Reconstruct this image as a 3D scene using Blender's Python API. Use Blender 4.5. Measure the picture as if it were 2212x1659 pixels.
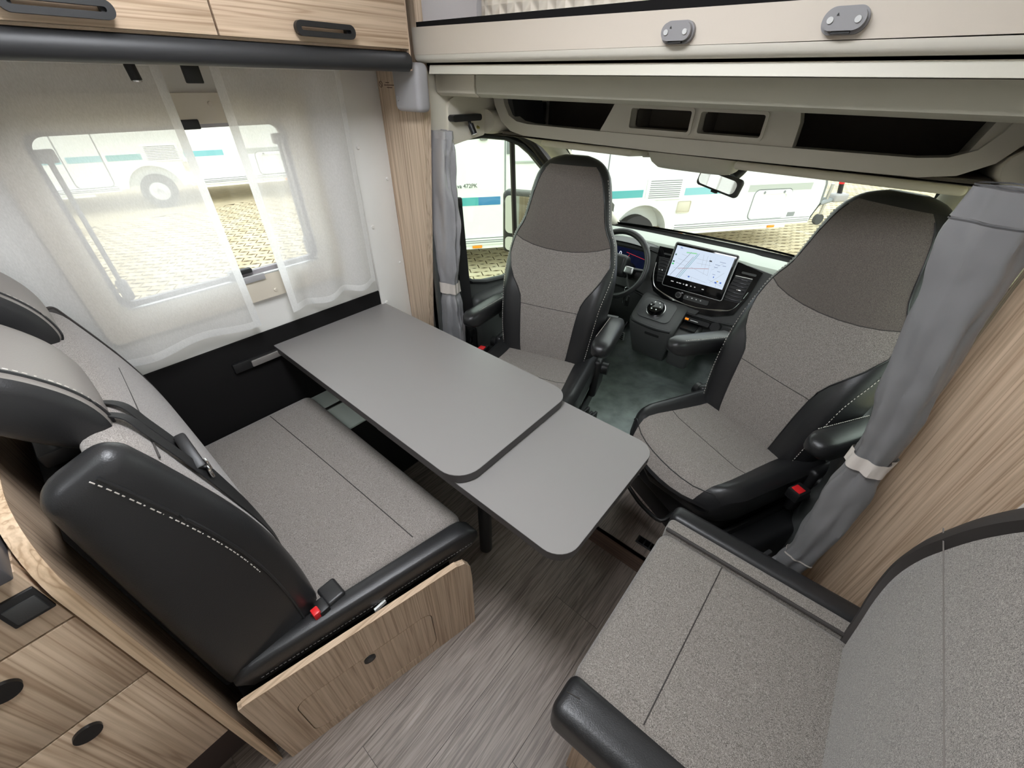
import bpy, bmesh, math, random
from mathutils import Vector, Matrix, geometry, noise
random.seed(7)
for o in list(bpy.data.objects): bpy.data.objects.remove(o)
SC = bpy.context.scene
COL = SC.collection
PI = math.pi
sin, cos, R = math.sin, math.cos, math.radians

# ------------------------------------------------------------------ camera
cam = bpy.data.cameras.new('camera'); camo = bpy.data.objects.new('camera', cam); COL.objects.link(camo)
yaw, pitch, roll, FPX = R(39.838), R(36.62), R(-0.946), 882.9
fw = Vector((-sin(yaw)*cos(pitch), cos(yaw)*cos(pitch), -sin(pitch)))
rt = Vector((cos(yaw), sin(yaw), 0)); dn = fw.cross(rt)
r2 = cos(roll)*rt + sin(roll)*dn; d2 = -sin(roll)*rt + cos(roll)*dn
m = Matrix.Identity(4)
for i in range(3):
    m[i][0] = r2[i]; m[i][1] = -d2[i]; m[i][2] = -fw[i]
m.translation = Vector((0, 0, 1.58))
camo.matrix_world = m
cam.sensor_fit = 'HORIZONTAL'; cam.sensor_width = 36.0; cam.lens = FPX/2212*36.0
cam.clip_start = 0.02; cam.clip_end = 300
SC.camera = camo
# ------------------------------------------------------------------ light and exposure
SC.view_settings.view_transform = 'Standard'; SC.view_settings.look = 'None'
SC.view_settings.exposure = 0.06; SC.view_settings.gamma = 1.0
SC.view_settings.use_curve_mapping = False
w = bpy.data.worlds.new('overcast_sky'); SC.world = w; w.use_nodes = True
bg = w.node_tree.nodes['Background']; bg.inputs[0].default_value = (0.96, 0.985, 1.0, 1); bg.inputs[1].default_value = 2.8
def portal(name, loc, rot, sx, sy):
    l = bpy.data.lights.new(name, 'AREA'); l.shape = 'RECTANGLE'; l.size = sx; l.size_y = sy
    l.cycles.is_portal = True
    o = bpy.data.objects.new(name, l); COL.objects.link(o); o.location = loc; o.rotation_euler = rot
    return o
portal('sky_portal_side_window', (-1.66, .41, 1.24), (0, R(-90), 0), .6, .75)
portal('sky_portal_roof_hatch', (-.5, -.40, 2.16), (0, 0, 0), .8, .8)
portal('sky_portal_windscreen', (-.565, 2.2, 1.16), (R(-57), 0, 0), 1.8, 1.1)
portal('sky_portal_driver_door', (-1.46, 1.8, 1.05), (0, R(-90), 0), .8, 1.2)
portal('sky_portal_passenger_door', (.34, 1.8, 1.05), (0, R(90), 0), .8, 1.2)

# ------------------------------------------------------------------ materials
def lin(c):
    out = []
    for v in c[:3]:
        v /= 255.0
        out.append(v/12.92 if v <= .04045 else ((v+.055)/1.055)**2.4)
    return (*out, 1.0)
MATS = {}
def mat(name, col, rough=.5, metal=0, bump=0, bscale=200, var=0, vscale=60, spec=None, coat=0, vstretch=None):
    if name in MATS: return MATS[name]
    mt = bpy.data.materials.new(name); mt.use_nodes = True
    nt = mt.node_tree; b = nt.nodes['Principled BSDF']
    b.inputs['Base Color'].default_value = lin(col); b.inputs['Roughness'].default_value = rough
    b.inputs['Metallic'].default_value = metal
    if spec is not None: b.inputs['Specular IOR Level'].default_value = spec
    if coat: b.inputs['Coat Weight'].default_value = coat; b.inputs['Coat Roughness'].default_value = .15
    if bump or var:
        tc = nt.nodes.new('ShaderNodeTexCoord')
        src = tc.outputs['Object']
        if vstretch:
            mp = nt.nodes.new('ShaderNodeMapping'); mp.inputs['Scale'].default_value = vstretch
            nt.links.new(src, mp.inputs[0]); src = mp.outputs[0]
    if bump:
        n = nt.nodes.new('ShaderNodeTexNoise'); n.inputs['Scale'].default_value = bscale; n.inputs['Detail'].default_value = 3
        nt.links.new(src, n.inputs['Vector'])
        bp = nt.nodes.new('ShaderNodeBump'); bp.inputs['Strength'].default_value = bump; bp.inputs['Distance'].default_value = .004
        nt.links.new(n.outputs['Fac'], bp.inputs['Height']); nt.links.new(bp.outputs[0], b.inputs['Normal'])
    if var:
        n2 = nt.nodes.new('ShaderNodeTexNoise'); n2.inputs['Scale'].default_value = vscale; n2.inputs['Detail'].default_value = 4
        nt.links.new(src, n2.inputs['Vector'])
        cr = nt.nodes.new('ShaderNodeValToRGB')
        c = lin(col)
        cr.color_ramp.elements[0].position = .3; cr.color_ramp.elements[1].position = .7
        cr.color_ramp.elements[0].color = tuple(v*(1-var) for v in c[:3])+(1,)
        cr.color_ramp.elements[1].color = tuple(min(1, v*(1+var)) for v in c[:3])+(1,)
        nt.links.new(n2.outputs['Fac'], cr.inputs[0]); nt.links.new(cr.outputs[0], b.inputs['Base Color'])
    MATS[name] = mt
    return mt
def ramp(nt, stops):
    cr = nt.nodes.new('ShaderNodeValToRGB'); e = cr.color_ramp.elements
    while len(e) < len(stops): e.new(.5)
    for el, (p, c) in zip(e, stops): el.position = p; el.color = lin(c)
    return cr
def wood(name, axis, light=(208, 185, 160), dark=(170, 144, 119), rough=.42, freq=27):
    """laminate: long grain streaks that run along one axis"""
    if name in MATS: return MATS[name]
    mt = bpy.data.materials.new(name); mt.use_nodes = True; nt = mt.node_tree; b = nt.nodes['Principled BSDF']
    tc = nt.nodes.new('ShaderNodeTexCoord'); oi = nt.nodes.new('ShaderNodeObjectInfo')
    off = nt.nodes.new('ShaderNodeVectorMath'); off.operation = 'ADD'
    mul = nt.nodes.new('ShaderNodeMath'); mul.operation = 'MULTIPLY'; mul.inputs[1].default_value = 7.0
    nt.links.new(oi.outputs['Random'], mul.inputs[0])
    nt.links.new(tc.outputs['Object'], off.inputs[0]); nt.links.new(mul.outputs[0], off.inputs[1])
    def stretched(hi, lo, detail, dist):
        mp = nt.nodes.new('ShaderNodeMapping'); s = [hi]*3; s[axis] = lo; mp.inputs['Scale'].default_value = s
        nt.links.new(off.outputs[0], mp.inputs[0])
        n = nt.nodes.new('ShaderNodeTexNoise'); n.inputs['Scale'].default_value = 1; n.inputs['Detail'].default_value = detail
        n.inputs['Distortion'].default_value = dist
        nt.links.new(mp.outputs[0], n.inputs['Vector']); return n
    a = stretched(freq, .42, 2.5, .12); c = stretched(150, 3.5, 3, .2)
    mid = tuple((l*.72+d*.28) for l, d in zip(light, dark))
    cr = ramp(nt, [(.30, mid), (.385, light), (.43, mid), (.445, dark), (.46, mid), (.50, light), (.545, mid), (.56, dark), (.575, mid), (.63, light), (.67, dark), (.70, light)])
    nt.links.new(a.outputs['Fac'], cr.inputs[0])
    cr2 = ramp(nt, [(.32, (214, 208, 200)), (.6, (255, 255, 255))])
    nt.links.new(c.outputs['Fac'], cr2.inputs[0])
    mx = nt.nodes.new('ShaderNodeMix'); mx.data_type = 'RGBA'; mx.blend_type = 'MULTIPLY'; mx.inputs[0].default_value = .8
    nt.links.new(cr.outputs[0], mx.inputs[6]); nt.links.new(cr2.outputs[0], mx.inputs[7])
    nt.links.new(mx.outputs[2], b.inputs['Base Color']); b.inputs['Roughness'].default_value = rough
    MATS[name] = mt; return mt
def fabric(name, light, dark, scale=1500, stretch=(1, 1, 1)):
    if name in MATS: return MATS[name]
    mt = bpy.data.materials.new(name); mt.use_nodes = True; nt = mt.node_tree; b = nt.nodes['Principled BSDF']
    tc = nt.nodes.new('ShaderNodeTexCoord'); mp = nt.nodes.new('ShaderNodeMapping'); mp.inputs['Scale'].default_value = stretch
    nt.links.new(tc.outputs['Object'], mp.inputs[0])
    n = nt.nodes.new('ShaderNodeTexNoise'); n.inputs['Scale'].default_value = scale; n.inputs['Detail'].default_value = 2.5
    nt.links.new(mp.outputs[0], n.inputs['Vector'])
    n2 = nt.nodes.new('ShaderNodeTexNoise'); n2.inputs['Scale'].default_value = scale*.28; n2.inputs['Detail'].default_value = 2
    nt.links.new(mp.outputs[0], n2.inputs['Vector'])
    ad = nt.nodes.new('ShaderNodeMath'); ad.operation = 'MULTIPLY_ADD'; ad.inputs[1].default_value = .22
    nt.links.new(n2.outputs['Fac'], ad.inputs[0])
    h = nt.nodes.new('ShaderNodeMath'); h.operation = 'MULTIPLY'; h.inputs[1].default_value = .78
    nt.links.new(n.outputs['Fac'], h.inputs[0]); nt.links.new(h.outputs[0], ad.inputs[2])
    cr = ramp(nt, [(.38, dark), (.5, tuple((a+c)/2 for a, c in zip(light, dark))), (.6, light)])
    nt.links.new(ad.outputs[0], cr.inputs[0]); nt.links.new(cr.outputs[0], b.inputs['Base Color'])
    b.inputs['Roughness'].default_value = .95; b.inputs['Specular IOR Level'].default_value = .15
    b.inputs['Sheen Weight'].default_value = .25
    bp = nt.nodes.new('ShaderNodeBump'); bp.inputs['Strength'].default_value = .35; bp.inputs['Distance'].default_value = .002
    nt.links.new(n.outputs['Fac'], bp.inputs['Height']); nt.links.new(bp.outputs[0], b.inputs['Normal'])
    MATS[name] = mt; return mt
def emit(name, col, s=1.0):
    if name in MATS: return MATS[name]
    mt = bpy.data.materials.new(name); mt.use_nodes = True; nt = mt.node_tree; b = nt.nodes['Principled BSDF']
    b.inputs['Base Color'].default_value = (0, 0, 0, 1); b.inputs['Emission Color'].default_value = lin(col)
    b.inputs['Emission Strength'].default_value = s; b.inputs['Roughness'].default_value = .2
    MATS[name] = mt; return mt
def glass(name, tint=(1, 1, 1), refl=.03):
    if name in MATS: return MATS[name]
    mt = bpy.data.materials.new(name); mt.use_nodes = True; nt = mt.node_tree; nt.nodes.clear()
    out = nt.nodes.new('ShaderNodeOutputMaterial'); mx = nt.nodes.new('ShaderNodeMixShader')
    t = nt.nodes.new('ShaderNodeBsdfTransparent'); g = nt.nodes.new('ShaderNodeBsdfGlossy')
    lw = nt.nodes.new('ShaderNodeLayerWeight'); pw_ = nt.nodes.new('ShaderNodeMath'); pw_.operation = 'POWER'; pw_.inputs[1].default_value = 5
    fr = nt.nodes.new('ShaderNodeMath'); fr.operation = 'MULTIPLY_ADD'; fr.inputs[1].default_value = .6; fr.inputs[2].default_value = refl
    lw.inputs['Blend'].default_value = .5
    nt.links.new(lw.outputs['Facing'], pw_.inputs[0]); nt.links.new(pw_.outputs[0], fr.inputs[0])
    t.inputs[0].default_value = (*tint, 1); g.inputs['Roughness'].default_value = .02
    nt.links.new(fr.outputs[0], mx.inputs[0]); nt.links.new(t.outputs[0], mx.inputs[1]); nt.links.new(g.outputs[0], mx.inputs[2])
    nt.links.new(mx.outputs[0], out.inputs[0]); MATS[name] = mt; return mt
def sheer(name, see=.42):
    mt = bpy.data.materials.new(name); mt.use_nodes = True; nt = mt.node_tree; nt.nodes.clear()
    out = nt.nodes.new('ShaderNodeOutputMaterial'); mx = nt.nodes.new('ShaderNodeMixShader'); mx2 = nt.nodes.new('ShaderNodeMixShader')
    t = nt.nodes.new('ShaderNodeBsdfTransparent'); d = nt.nodes.new('ShaderNodeBsdfDiffuse'); tl = nt.nodes.new('ShaderNodeBsdfTranslucent')
    d.inputs[0].default_value = (.93, .93, .92, 1); tl.inputs[0].default_value = (.96, .96, .95, 1)
    mx2.inputs[0].default_value = .5
    tc = nt.nodes.new('ShaderNodeTexCoord'); n = nt.nodes.new('ShaderNodeTexNoise'); mp = nt.nodes.new('ShaderNodeMapping')
    mp.inputs['Scale'].default_value = (1, 500, 160); n.inputs['Scale'].default_value = 1; n.inputs['Detail'].default_value = 2
    nt.links.new(tc.outputs['Object'], mp.inputs[0]); nt.links.new(mp.outputs[0], n.inputs['Vector'])
    mr = nt.nodes.new('ShaderNodeMapRange'); mr.inputs[1].default_value = .3; mr.inputs[2].default_value = .7
    mr.inputs[3].default_value = 1-see-.04; mr.inputs[4].default_value = 1-see+.04
    nt.links.new(n.outputs['Fac'], mr.inputs[0]); nt.links.new(mr.outputs[0], mx.inputs[0])
    nt.links.new(d.outputs[0], mx2.inputs[1]); nt.links.new(tl.outputs[0], mx2.inputs[2])
    nt.links.new(t.outputs[0], mx.inputs[1]); nt.links.new(mx2.outputs[0], mx.inputs[2]); nt.links.new(mx.outputs[0], out.inputs[0])
    return mt

WOOD_V = wood('light_wood_vertical', 2); WOOD_H = wood('light_wood_horizontal', 1)
WOOD_EDGE_Y = wood('wood_edge_band_long', 1, (214, 188, 160), (190, 162, 134))
WOOD_EDGE = wood('wood_edge_band', 2, (214, 188, 158), (176, 148, 118))
FAB = fabric('grey_melange_fabric', (184, 176, 170), (80, 75, 71))
FAB_W = fabric('grey_woven_fabric', (188, 180, 172), (72, 68, 64), 1300)
LEA = mat('black_leatherette', (38, 38, 39), .36, bump=.12, bscale=420)
LEA_G = mat('grey_leatherette', (128, 122, 117), .4, bump=.1, bscale=400)
PIPE = mat('dark_grey_piping', (62, 58, 56), .7)
BLK = mat('black_plastic', (26, 26, 27), .45)
BLK_M = mat('matte_black_felt', (27, 26, 26), .95, spec=.1)
GLOSS = mat('gloss_black', (10, 10, 11), .08)
CHROME = mat('chrome', (215, 215, 215), .18, metal=1)
ALU = mat('brushed_aluminium', (196, 196, 196), .32, metal=1)
DGREY = mat('charcoal_plastic', (62, 62, 62), .55, bump=.1, bscale=500)
TBL = mat('grey_table_laminate', (137, 134, 132), .33, bump=.03, bscale=900)
TBLE = mat('dark_table_edge', (66, 63, 63), .5)
CREAM = mat('cream_panel', (194, 184, 170), .6)
BEIGE = mat('beige_cab_lining', (220, 214, 200), .8, bump=.06, bscale=600)
BEIGE2 = mat('beige_grey_plastic', (208, 203, 190), .6)
WALLM = mat('pale_grey_wall', (226, 224, 219), .7)
WALLB = mat('beige_window_surround', (205, 196, 180), .6)
LILAC = mat('lilac_grey_lining', (226, 220, 218), .85)
SCREWM = mat('pale_zinc', (190, 190, 188), .35)
GPL = mat('grey_plastic', (160, 158, 159), .45)
GPL2 = mat('mid_grey_plastic', (132, 130, 131), .4)
WHITE = mat('white_plastic', (232, 232, 230), .4)
RED = mat('red_button', (226, 40, 44), .35)
STITCH = mat('pale_stitching', (206, 200, 192), .8)
GLASS = glass('clear_window', (.95, .97, .96)); GLASSG = glass('green_tinted_window', (.89, .96, .90))

# ------------------------------------------------------------------ mesh helpers
def ob(name, bm, material, parent=None, label=None, smooth=40):
    me = bpy.data.meshes.new(name)
    bmesh.ops.recalc_face_normals(bm, faces=bm.faces[:])
    bm.to_mesh(me); bm.free()
    me.materials.append(material)
    if smooth:
        for p in me.polygons: p.use_smooth = True
        me.set_sharp_from_angle(angle=R(smooth))
    o = bpy.data.objects.new(name, me); COL.objects.link(o)
    if parent: o.parent = parent
    if label: o['label'] = label
    return o
def tag(o, label, cat, group=None, kind=None):
    o['label'] = label
    if cat: o['category'] = cat
    if group: o['group'] = group
    if kind: o['kind'] = kind
    return o
def thing(name, label, cat, loc=(0, 0, 0), rotz=0, group=None):
    o = bpy.data.objects.new(name, None); COL.objects.link(o); o.empty_display_size = .05
    o.location = loc; o.rotation_euler = (0, 0, rotz)
    return tag(o, label, cat, group)
def struct(name, bm, material, label, smooth=40):
    o = ob(name, bm, material, None, label, smooth); o['kind'] = 'structure'; return o
def B(): return bmesh.new()
def box(bm, x0, x1, y0, y1, z0, z1, r=0, seg=2, M=None):
    t = bmesh.new()
    vs = [t.verts.new((x, y, z)) for x in (x0, x1) for y in (y0, y1) for z in (z0, z1)]
    for f in ((0, 1, 3, 2), (4, 6, 7, 5), (0, 4, 5, 1), (2, 3, 7, 6), (0, 2, 6, 4), (1, 5, 7, 3)): t.faces.new([vs[i] for i in f])
    bmesh.ops.recalc_face_normals(t, faces=t.faces[:])
    if r: bmesh.ops.bevel(t, geom=t.edges[:], offset=r, segments=seg, profile=.5, affect='EDGES')
    return merge(bm, t, M)
def merge(bm, t, M=None):
    if M is not None: bmesh.ops.transform(t, matrix=M, verts=t.verts[:])
    me = bpy.data.meshes.new('tmp'); t.to_mesh(me); t.free(); bm.from_mesh(me); bpy.data.meshes.remove(me); return bm
def bx(*a, **k): return box(B(), *a, **k)
def plate(outer, holes, axis, a, b, bm=None):
    """polygon (2d points, holes allowed) in the plane across `axis`, extruded from a to b"""
    bm = bm or B()
    def P(p, t):
        q = list(p); q.insert(axis, t); return Vector(q)
    loops = [outer]+list(holes)
    flat = [p for l in loops for p in l]
    tris = geometry.tessellate_polygon([[Vector((p[0], p[1], 0)) for p in l] for l in loops])
    va = [bm.verts.new(P(p, a)) for p in flat]; vb = [bm.verts.new(P(p, b)) for p in flat]
    for t in tris:
        try: bm.faces.new([va[i] for i in t]); bm.faces.new([vb[i] for i in reversed(t)])
        except ValueError: pass
    k = 0
    for l in loops:
        n = len(l)
        for i in range(n):
            j = (i+1) % n
            bm.faces.new((va[k+i], va[k+j], vb[k+j], vb[k+i]))
        k += n
    bmesh.ops.dissolve_limit(bm, angle_limit=R(.5), verts=bm.verts[:], edges=bm.edges[:])
    return bm
def rrect(x0, x1, y0, y1, r, n=6, rs=None):
    rs = rs or (r, r, r, r)     # corners: (x1,y1) (x0,y1) (x0,y0) (x1,y0)
    out = []
    for (cx, cy, sx, sy, a0), rr in zip(((x1, y1, -1, -1, 0), (x0, y1, 1, -1, 90), (x0, y0, 1, 1, 180), (x1, y0, -1, 1, 270)), rs):
        if rr <= 0: out.append((cx, cy)); continue
        for i in range(n+1):
            a = R(a0+90*i/n); out.append((cx+sx*rr+rr*cos(a), cy+sy*rr+rr*sin(a)))
    return out
def loft(secs, closed=True, cap=True, bm=None):
    bm = bm or B(); rows = [[bm.verts.new(p) for p in s] for s in secs]; n = len(secs[0])
    for a, b in zip(rows, rows[1:]):
        for j in range(n if closed else n-1):
            k = (j+1) % n; bm.faces.new((a[j], a[k], b[k], b[j]))
    if cap and closed:
        bm.faces.new(rows[0]); bm.faces.new(rows[-1])
    return bm
def tube(path, r, n=8, bm=None, cap=True, flat=None):
    path = [Vector(p) for p in path]; secs = []
    up0 = Vector((0, 0, 1))
    for i, p in enumerate(path):
        t = (path[min(i+1, len(path)-1)]-path[max(i-1, 0)]).normalized()
        u = up0 if abs(t.dot(up0)) < .95 else Vector((1, 0, 0))
        s = t.cross(u).normalized(); v = s.cross(t)
        rr = r[i] if isinstance(r, (list, tuple)) else r
        secs.append([p+s*cos(2*PI*k/n)*rr+v*sin(2*PI*k/n)*(rr if flat is None else flat) for k in range(n)])
    return loft(secs, True, cap, bm)
def cyl(bm, p0, p1, r, n=16, r1=None):
    return tube([p0, p1], [r, r if r1 is None else r1], n, bm)
def ticks(a, b, r, n):
    r = min(r, (b-a)/2*.98)
    c = [a, a+r*.3, a+r*.65, a+r]; d = [b-r, b-r*.65, b-r*.3, b]
    m_ = [a+r+(b-a-2*r)*i/n for i in range(1, n)]
    return c+m_+d
def soft(x0, x1, y0, y1, z0, z1, r, n=(6, 6, 3), fn=None, bm=None):
    """rounded cushion block; fn moves each point afterwards"""
    bm = bm or B(); T = [ticks(x0, x1, r, n[0]), ticks(y0, y1, r, n[1]), ticks(z0, z1, r, n[2])]
    lo = (x0, y0, z0); hi = (x1, y1, z1); cache = {}
    def V(i, j, k):
        key = (i, j, k)
        if key in cache: return cache[key]
        p = Vector((T[0][i], T[1][j], T[2][k]))
        c = Vector([min(max(p[q], lo[q]+min(r, (hi[q]-lo[q])/2)), hi[q]-min(r, (hi[q]-lo[q])/2)) for q in range(3)])
        d = p-c
        if d.length > 1e-9:
            mx = max(abs(v) for v in d); p = c+d.normalized()*mx
        if fn: p = Vector(fn(p))
        cache[key] = bm.verts.new(p); return cache[key]
    N = [len(t)-1 for t in T]
    def quad(*q): bm.faces.new(q)
    for i in range(N[0]):
        for j in range(N[1]):
            for k in (0, N[2]): quad(V(i, j, k), V(i+1, j, k), V(i+1, j+1, k), V(i, j+1, k))
    for i in range(N[0]):
        for k in range(N[2]):
            for j in (0, N[1]): quad(V(i, j, k), V(i+1, j, k), V(i+1, j, k+1), V(i, j, k+1))
    for j in range(N[1]):
        for k in range(N[2]):
            for i in (0, N[0]): quad(V(i, j, k), V(i, j+1, k), V(i, j+1, k+1), V(i, j, k+1))
    return bm
def lerp(a, b, t): return a+(b-a)*t
def curve(pts, t):
    """piecewise smooth interpolation through (t, v) pairs"""
    if t <= pts[0][0]: return pts[0][1]
    for (a, va), (b, vb) in zip(pts, pts[1:]):
        if t <= b:
            k = (t-a)/(b-a); k = k*k*(3-2*k); return va+(vb-va)*k
    return pts[-1][1]
def tab_(pts, n=8):
    q = subdiv([(p[0], p[1], 0) for p in pts], n)
    return [(v.x, v.y) for v in q]
def interp(t, x):
    if x <= t[0][0]: return t[0][1]
    for (a, va), (b, vb) in zip(t, t[1:]):
        if x <= b: return va+(vb-va)*(x-a)/max(1e-9, b-a)
    return t[-1][1]
def dashes(path, ln, gap, r, bm=None):
    """short stitches along a polyline"""
    bm = bm or B(); path = [Vector(p) for p in path]; d = 0; nxt = 0
    for a, b in zip(path, path[1:]):
        L = (b-a).length
        if L < 1e-6: continue
        u = (b-a)/L
        while nxt < d+L:
            s = nxt-d; e = min(s+ln, L)
            tube([a+u*s, a+u*e], r, 5, bm); nxt += ln+gap
        d += L
    return bm
def subdiv(pts, n):
    """Catmull-Rom through points"""
    P = [Vector(p) for p in pts]; out = []
    for i in range(len(P)-1):
        p0, p1, p2, p3 = P[max(i-1, 0)], P[i], P[i+1], P[min(i+2, len(P)-1)]
        for k in range(n):
            t = k/n
            out.append(.5*((2*p1)+(p2-p0)*t+(2*p0-5*p1+4*p2-p3)*t*t+(3*p1-p0-3*p2+p3)*t**3))
    return out+[P[-1]]
def text(name, s, size, loc, rot, material, parent, depth=.001):
    c = bpy.data.curves.new(name, 'FONT'); c.body = s; c.size = size; c.extrude = depth; c.materials.append(material)
    c.align_x = 'LEFT'
    t = bpy.data.objects.new('tmp_text', c); COL.objects.link(t)
    me = bpy.data.meshes.new_from_object(t.evaluated_get(bpy.context.evaluated_depsgraph_get())); me.name = name
    if not me.materials: me.materials.append(material)
    bpy.data.objects.remove(t)
    o = bpy.data.objects.new(name, me); COL.objects.link(o); o.location = loc; o.rotation_euler = rot
    if parent: o.parent = parent
    return o
# ================================================================== THE SETTING
XL, XR, YB, YP, ZC = -1.60, .47, -2.0, 1.10, 2.12      # left wall, right wall, back, partition plane, ceiling
CX = -.565                                              # centre line of the cab
def mir(x): return 2*CX-x

# floor of vinyl planks
FLOORB = mat('floor_joint', (50, 44, 40), .9)
def plank_mat():
    mt = bpy.data.materials.new('grey_brown_plank'); mt.use_nodes = True; nt = mt.node_tree; b = nt.nodes['Principled BSDF']
    tc = nt.nodes.new('ShaderNodeTexCoord'); oi = nt.nodes.new('ShaderNodeObjectInfo')
    mul = nt.nodes.new('ShaderNodeMath'); mul.operation = 'MULTIPLY'; mul.inputs[1].default_value = 9
    off = nt.nodes.new('ShaderNodeVectorMath'); nt.links.new(oi.outputs['Random'], mul.inputs[0])
    nt.links.new(tc.outputs['Object'], off.inputs[0]); nt.links.new(mul.outputs[0], off.inputs[1])
    def nz(sc, det, dist):
        mp = nt.nodes.new('ShaderNodeMapping'); mp.inputs['Scale'].default_value = sc; nt.links.new(off.outputs[0], mp.inputs[0])
        n = nt.nodes.new('ShaderNodeTexNoise'); n.inputs['Scale'].default_value = 1; n.inputs['Detail'].default_value = det
        n.inputs['Distortion'].default_value = dist; nt.links.new(mp.outputs[0], n.inputs['Vector']); return n
    a = nz((22, 1.6, 8), 5, 1.6); c = nz((240, 7, 20), 3, .3)
    cr = ramp(nt, [(.3, (112, 101, 93)), (.48, (148, 136, 127)), (.56, (132, 121, 112)), (.72, (160, 148, 138))])
    nt.links.new(a.outputs['Fac'], cr.inputs[0])
    cr2 = ramp(nt, [(.38, (196, 190, 186)), (.55, (255, 255, 255))]); nt.links.new(c.outputs['Fac'], cr2.inputs[0])
    mx = nt.nodes.new('ShaderNodeMix'); mx.data_type = 'RGBA'; mx.blend_type = 'MULTIPLY'; mx.inputs[0].default_value = .9
    nt.links.new(cr.outputs[0], mx.inputs[6]); nt.links.new(cr2.outputs[0], mx.inputs[7])
    hv = nt.nodes.new('ShaderNodeHueSaturation'); mr = nt.nodes.new('ShaderNodeMapRange')
    mr.inputs[3].default_value = .86; mr.inputs[4].default_value = 1.12
    nt.links.new(oi.outputs['Random'], mr.inputs[0]); nt.links.new(mr.outputs[0], hv.inputs['Value'])
    nt.links.new(mx.outputs[2], hv.inputs['Color']); nt.links.new(hv.outputs[0], b.inputs['Base Color'])
    b.inputs['Roughness'].default_value = .48
    return mt
PLANK = plank_mat()
fl = struct('floor', bx(XL, XR, YB, 1.0, -.05, -.004), FLOORB, 'grey brown vinyl plank floor of the living area')
pw = .178; x = XL; col_i = 0
while x < XR-.01:
    x1 = min(x+pw, XR); y = YB-(.47*col_i % 1.2)
    while y < 1.0:
        a, b_ = max(y, YB), min(y+1.2, 1.0)
        if b_-a > .02:
            o = ob('plank', bx(x+.0006, x1-.0006, a+.0006, b_-.0006, -.004, 0), PLANK, fl, None, 0)
        y += 1.2
    x = x1; col_i += 1
STEPW = wood('dark_step_wood', 0, (112, 92, 80), (78, 62, 54), .5)
st = struct('trim_step', bx(XL, XR, 1.0, 1.012, 0, .1), STEPW, 'dark brown riser of the step up to the cab')
ob('step_tread', bx(XL, XR, 1.0, 1.34, .092, .1), PLANK, st, 'plank covered tread of the cab step', 0)
ob('step_body', bx(XL, XR, 1.012, 1.34, -.05, .092), FLOORB, st, None, 0)

# cab floor with a soft hump
RUBBER = mat('dark_green_grey_rubber', (128, 136, 133), .34, bump=.1, bscale=160, var=.3, vscale=14)
def cabz(x, y):
    z = .06+.10*math.exp(-((x+.42)/.22)**2-((y-1.98)/.2)**2)
    return z+max(0, y-2.32)*.9
secs = [[(lerp(-1.40, mir(-1.40), i/30), lerp(1.34, 2.62, j/24), cabz(lerp(-1.40, mir(-1.40), i/30), lerp(1.34, 2.62, j/24))) for i in range(31)] for j in range(25)]
struct('floor_cab', loft(secs, False, False), RUBBER, 'dark rubber covered cab floor between the front seats')

# left wall with the window opening
WY0, WY1, WZ0, WZ1 = .097, .725, 1.01, 1.467
wl = struct('wall_left', plate([(YB, 0), (1.13, 0), (1.13, ZC), (YB, ZC)], [rrect(WY0, WY1, WZ0, WZ1, .03)], 0, XL-.04, XL), WALLM,
            'pale grey side wall with a window opening')
ob('lower_lining', bx(XL, XL+.012, -.17, 1.0, 0, .80, r=.003), BLK_M, wl, 'black felt lining on the lower wall')
ob('corner_strip', bx(XL, XL+.02, .945, 1.10, 0, 1.64, r=.006), WALLM, wl)
for z in (.74, 1.08, 1.37):
    ob('bolt', tube([(XL+.019, .968, z), (XL+.026, .968, z)], [.009, .006], 12), WALLM, wl)
for z, y in ((.55, 1.075), (.9, 1.075), (1.25, 1.075)):
    ob('bolt', tube([(XL+.019, y, z), (XL+.025, y, z)], [.007, .005], 12), WALLM, wl)

# side window
wi = struct('window_1', plate(rrect(.03, .80, .925, 1.54, .02), [rrect(WY0, WY1, WZ0, WZ1, .03)], 0, XL, XL+.022), WALLB,
            'side window with beige surround, aluminium bar and stays')
LFR = mat('window_frame_lilac_grey', (150, 146, 150), .5)
ob('window_frame', plate(rrect(WY0-.002, WY1+.002, WZ0-.002, WZ1+.002, .03), [rrect(WY0+.014, WY1-.014, WZ0+.014, WZ1-.012, .03)], 0, XL-.03, XL-.012), LFR, wi)
ob('pane', bx(XL-.024, XL-.020, WY0+.005, WY1-.005, WZ0+.005, WZ1-.005), GLASS, wi)
ob('blind_bar', bx(XL+.002, XL+.02, WY0, WY1, WZ0-.006, WZ0+.006, r=.003), ALU, wi)
ob('blind_grip', bx(XL+.018, XL+.03, .42, .50, WZ0-.012, WZ0+.01, r=.003), GPL, wi)
ob('blind_clip', bx(XL+.005, XL+.026, .425, .475, WZ1-.012, WZ1+.012, r=.003), BLK, wi)
for yy, s in ((.128, 1), (.694, -1)):
    ob('stay', tube([(XL-.006, yy, 1.41), (XL-.006, yy, 1.09)], .006, 10), GPL, wi)
    ob('stay_grip', soft(XL-.015, XL+.012, yy-.014, yy+.014, 1.035, 1.10, .012, (2, 2, 3)), GPL, wi)
    ob('stay_mount', bx(XL-.015, XL+.006, yy-.018, yy+.018, 1.40, 1.43, r=.004), GPL, wi)
h = ob('window_latch', bx(XL-.016, XL+.006, .405, .475, 1.022, 1.040, r=.006), BLK, wi)
ob('latch_pivot', tube([(XL-.01, .41, 1.031), (XL+.012, .41, 1.031)], .014, 14), GPL, h)
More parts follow.
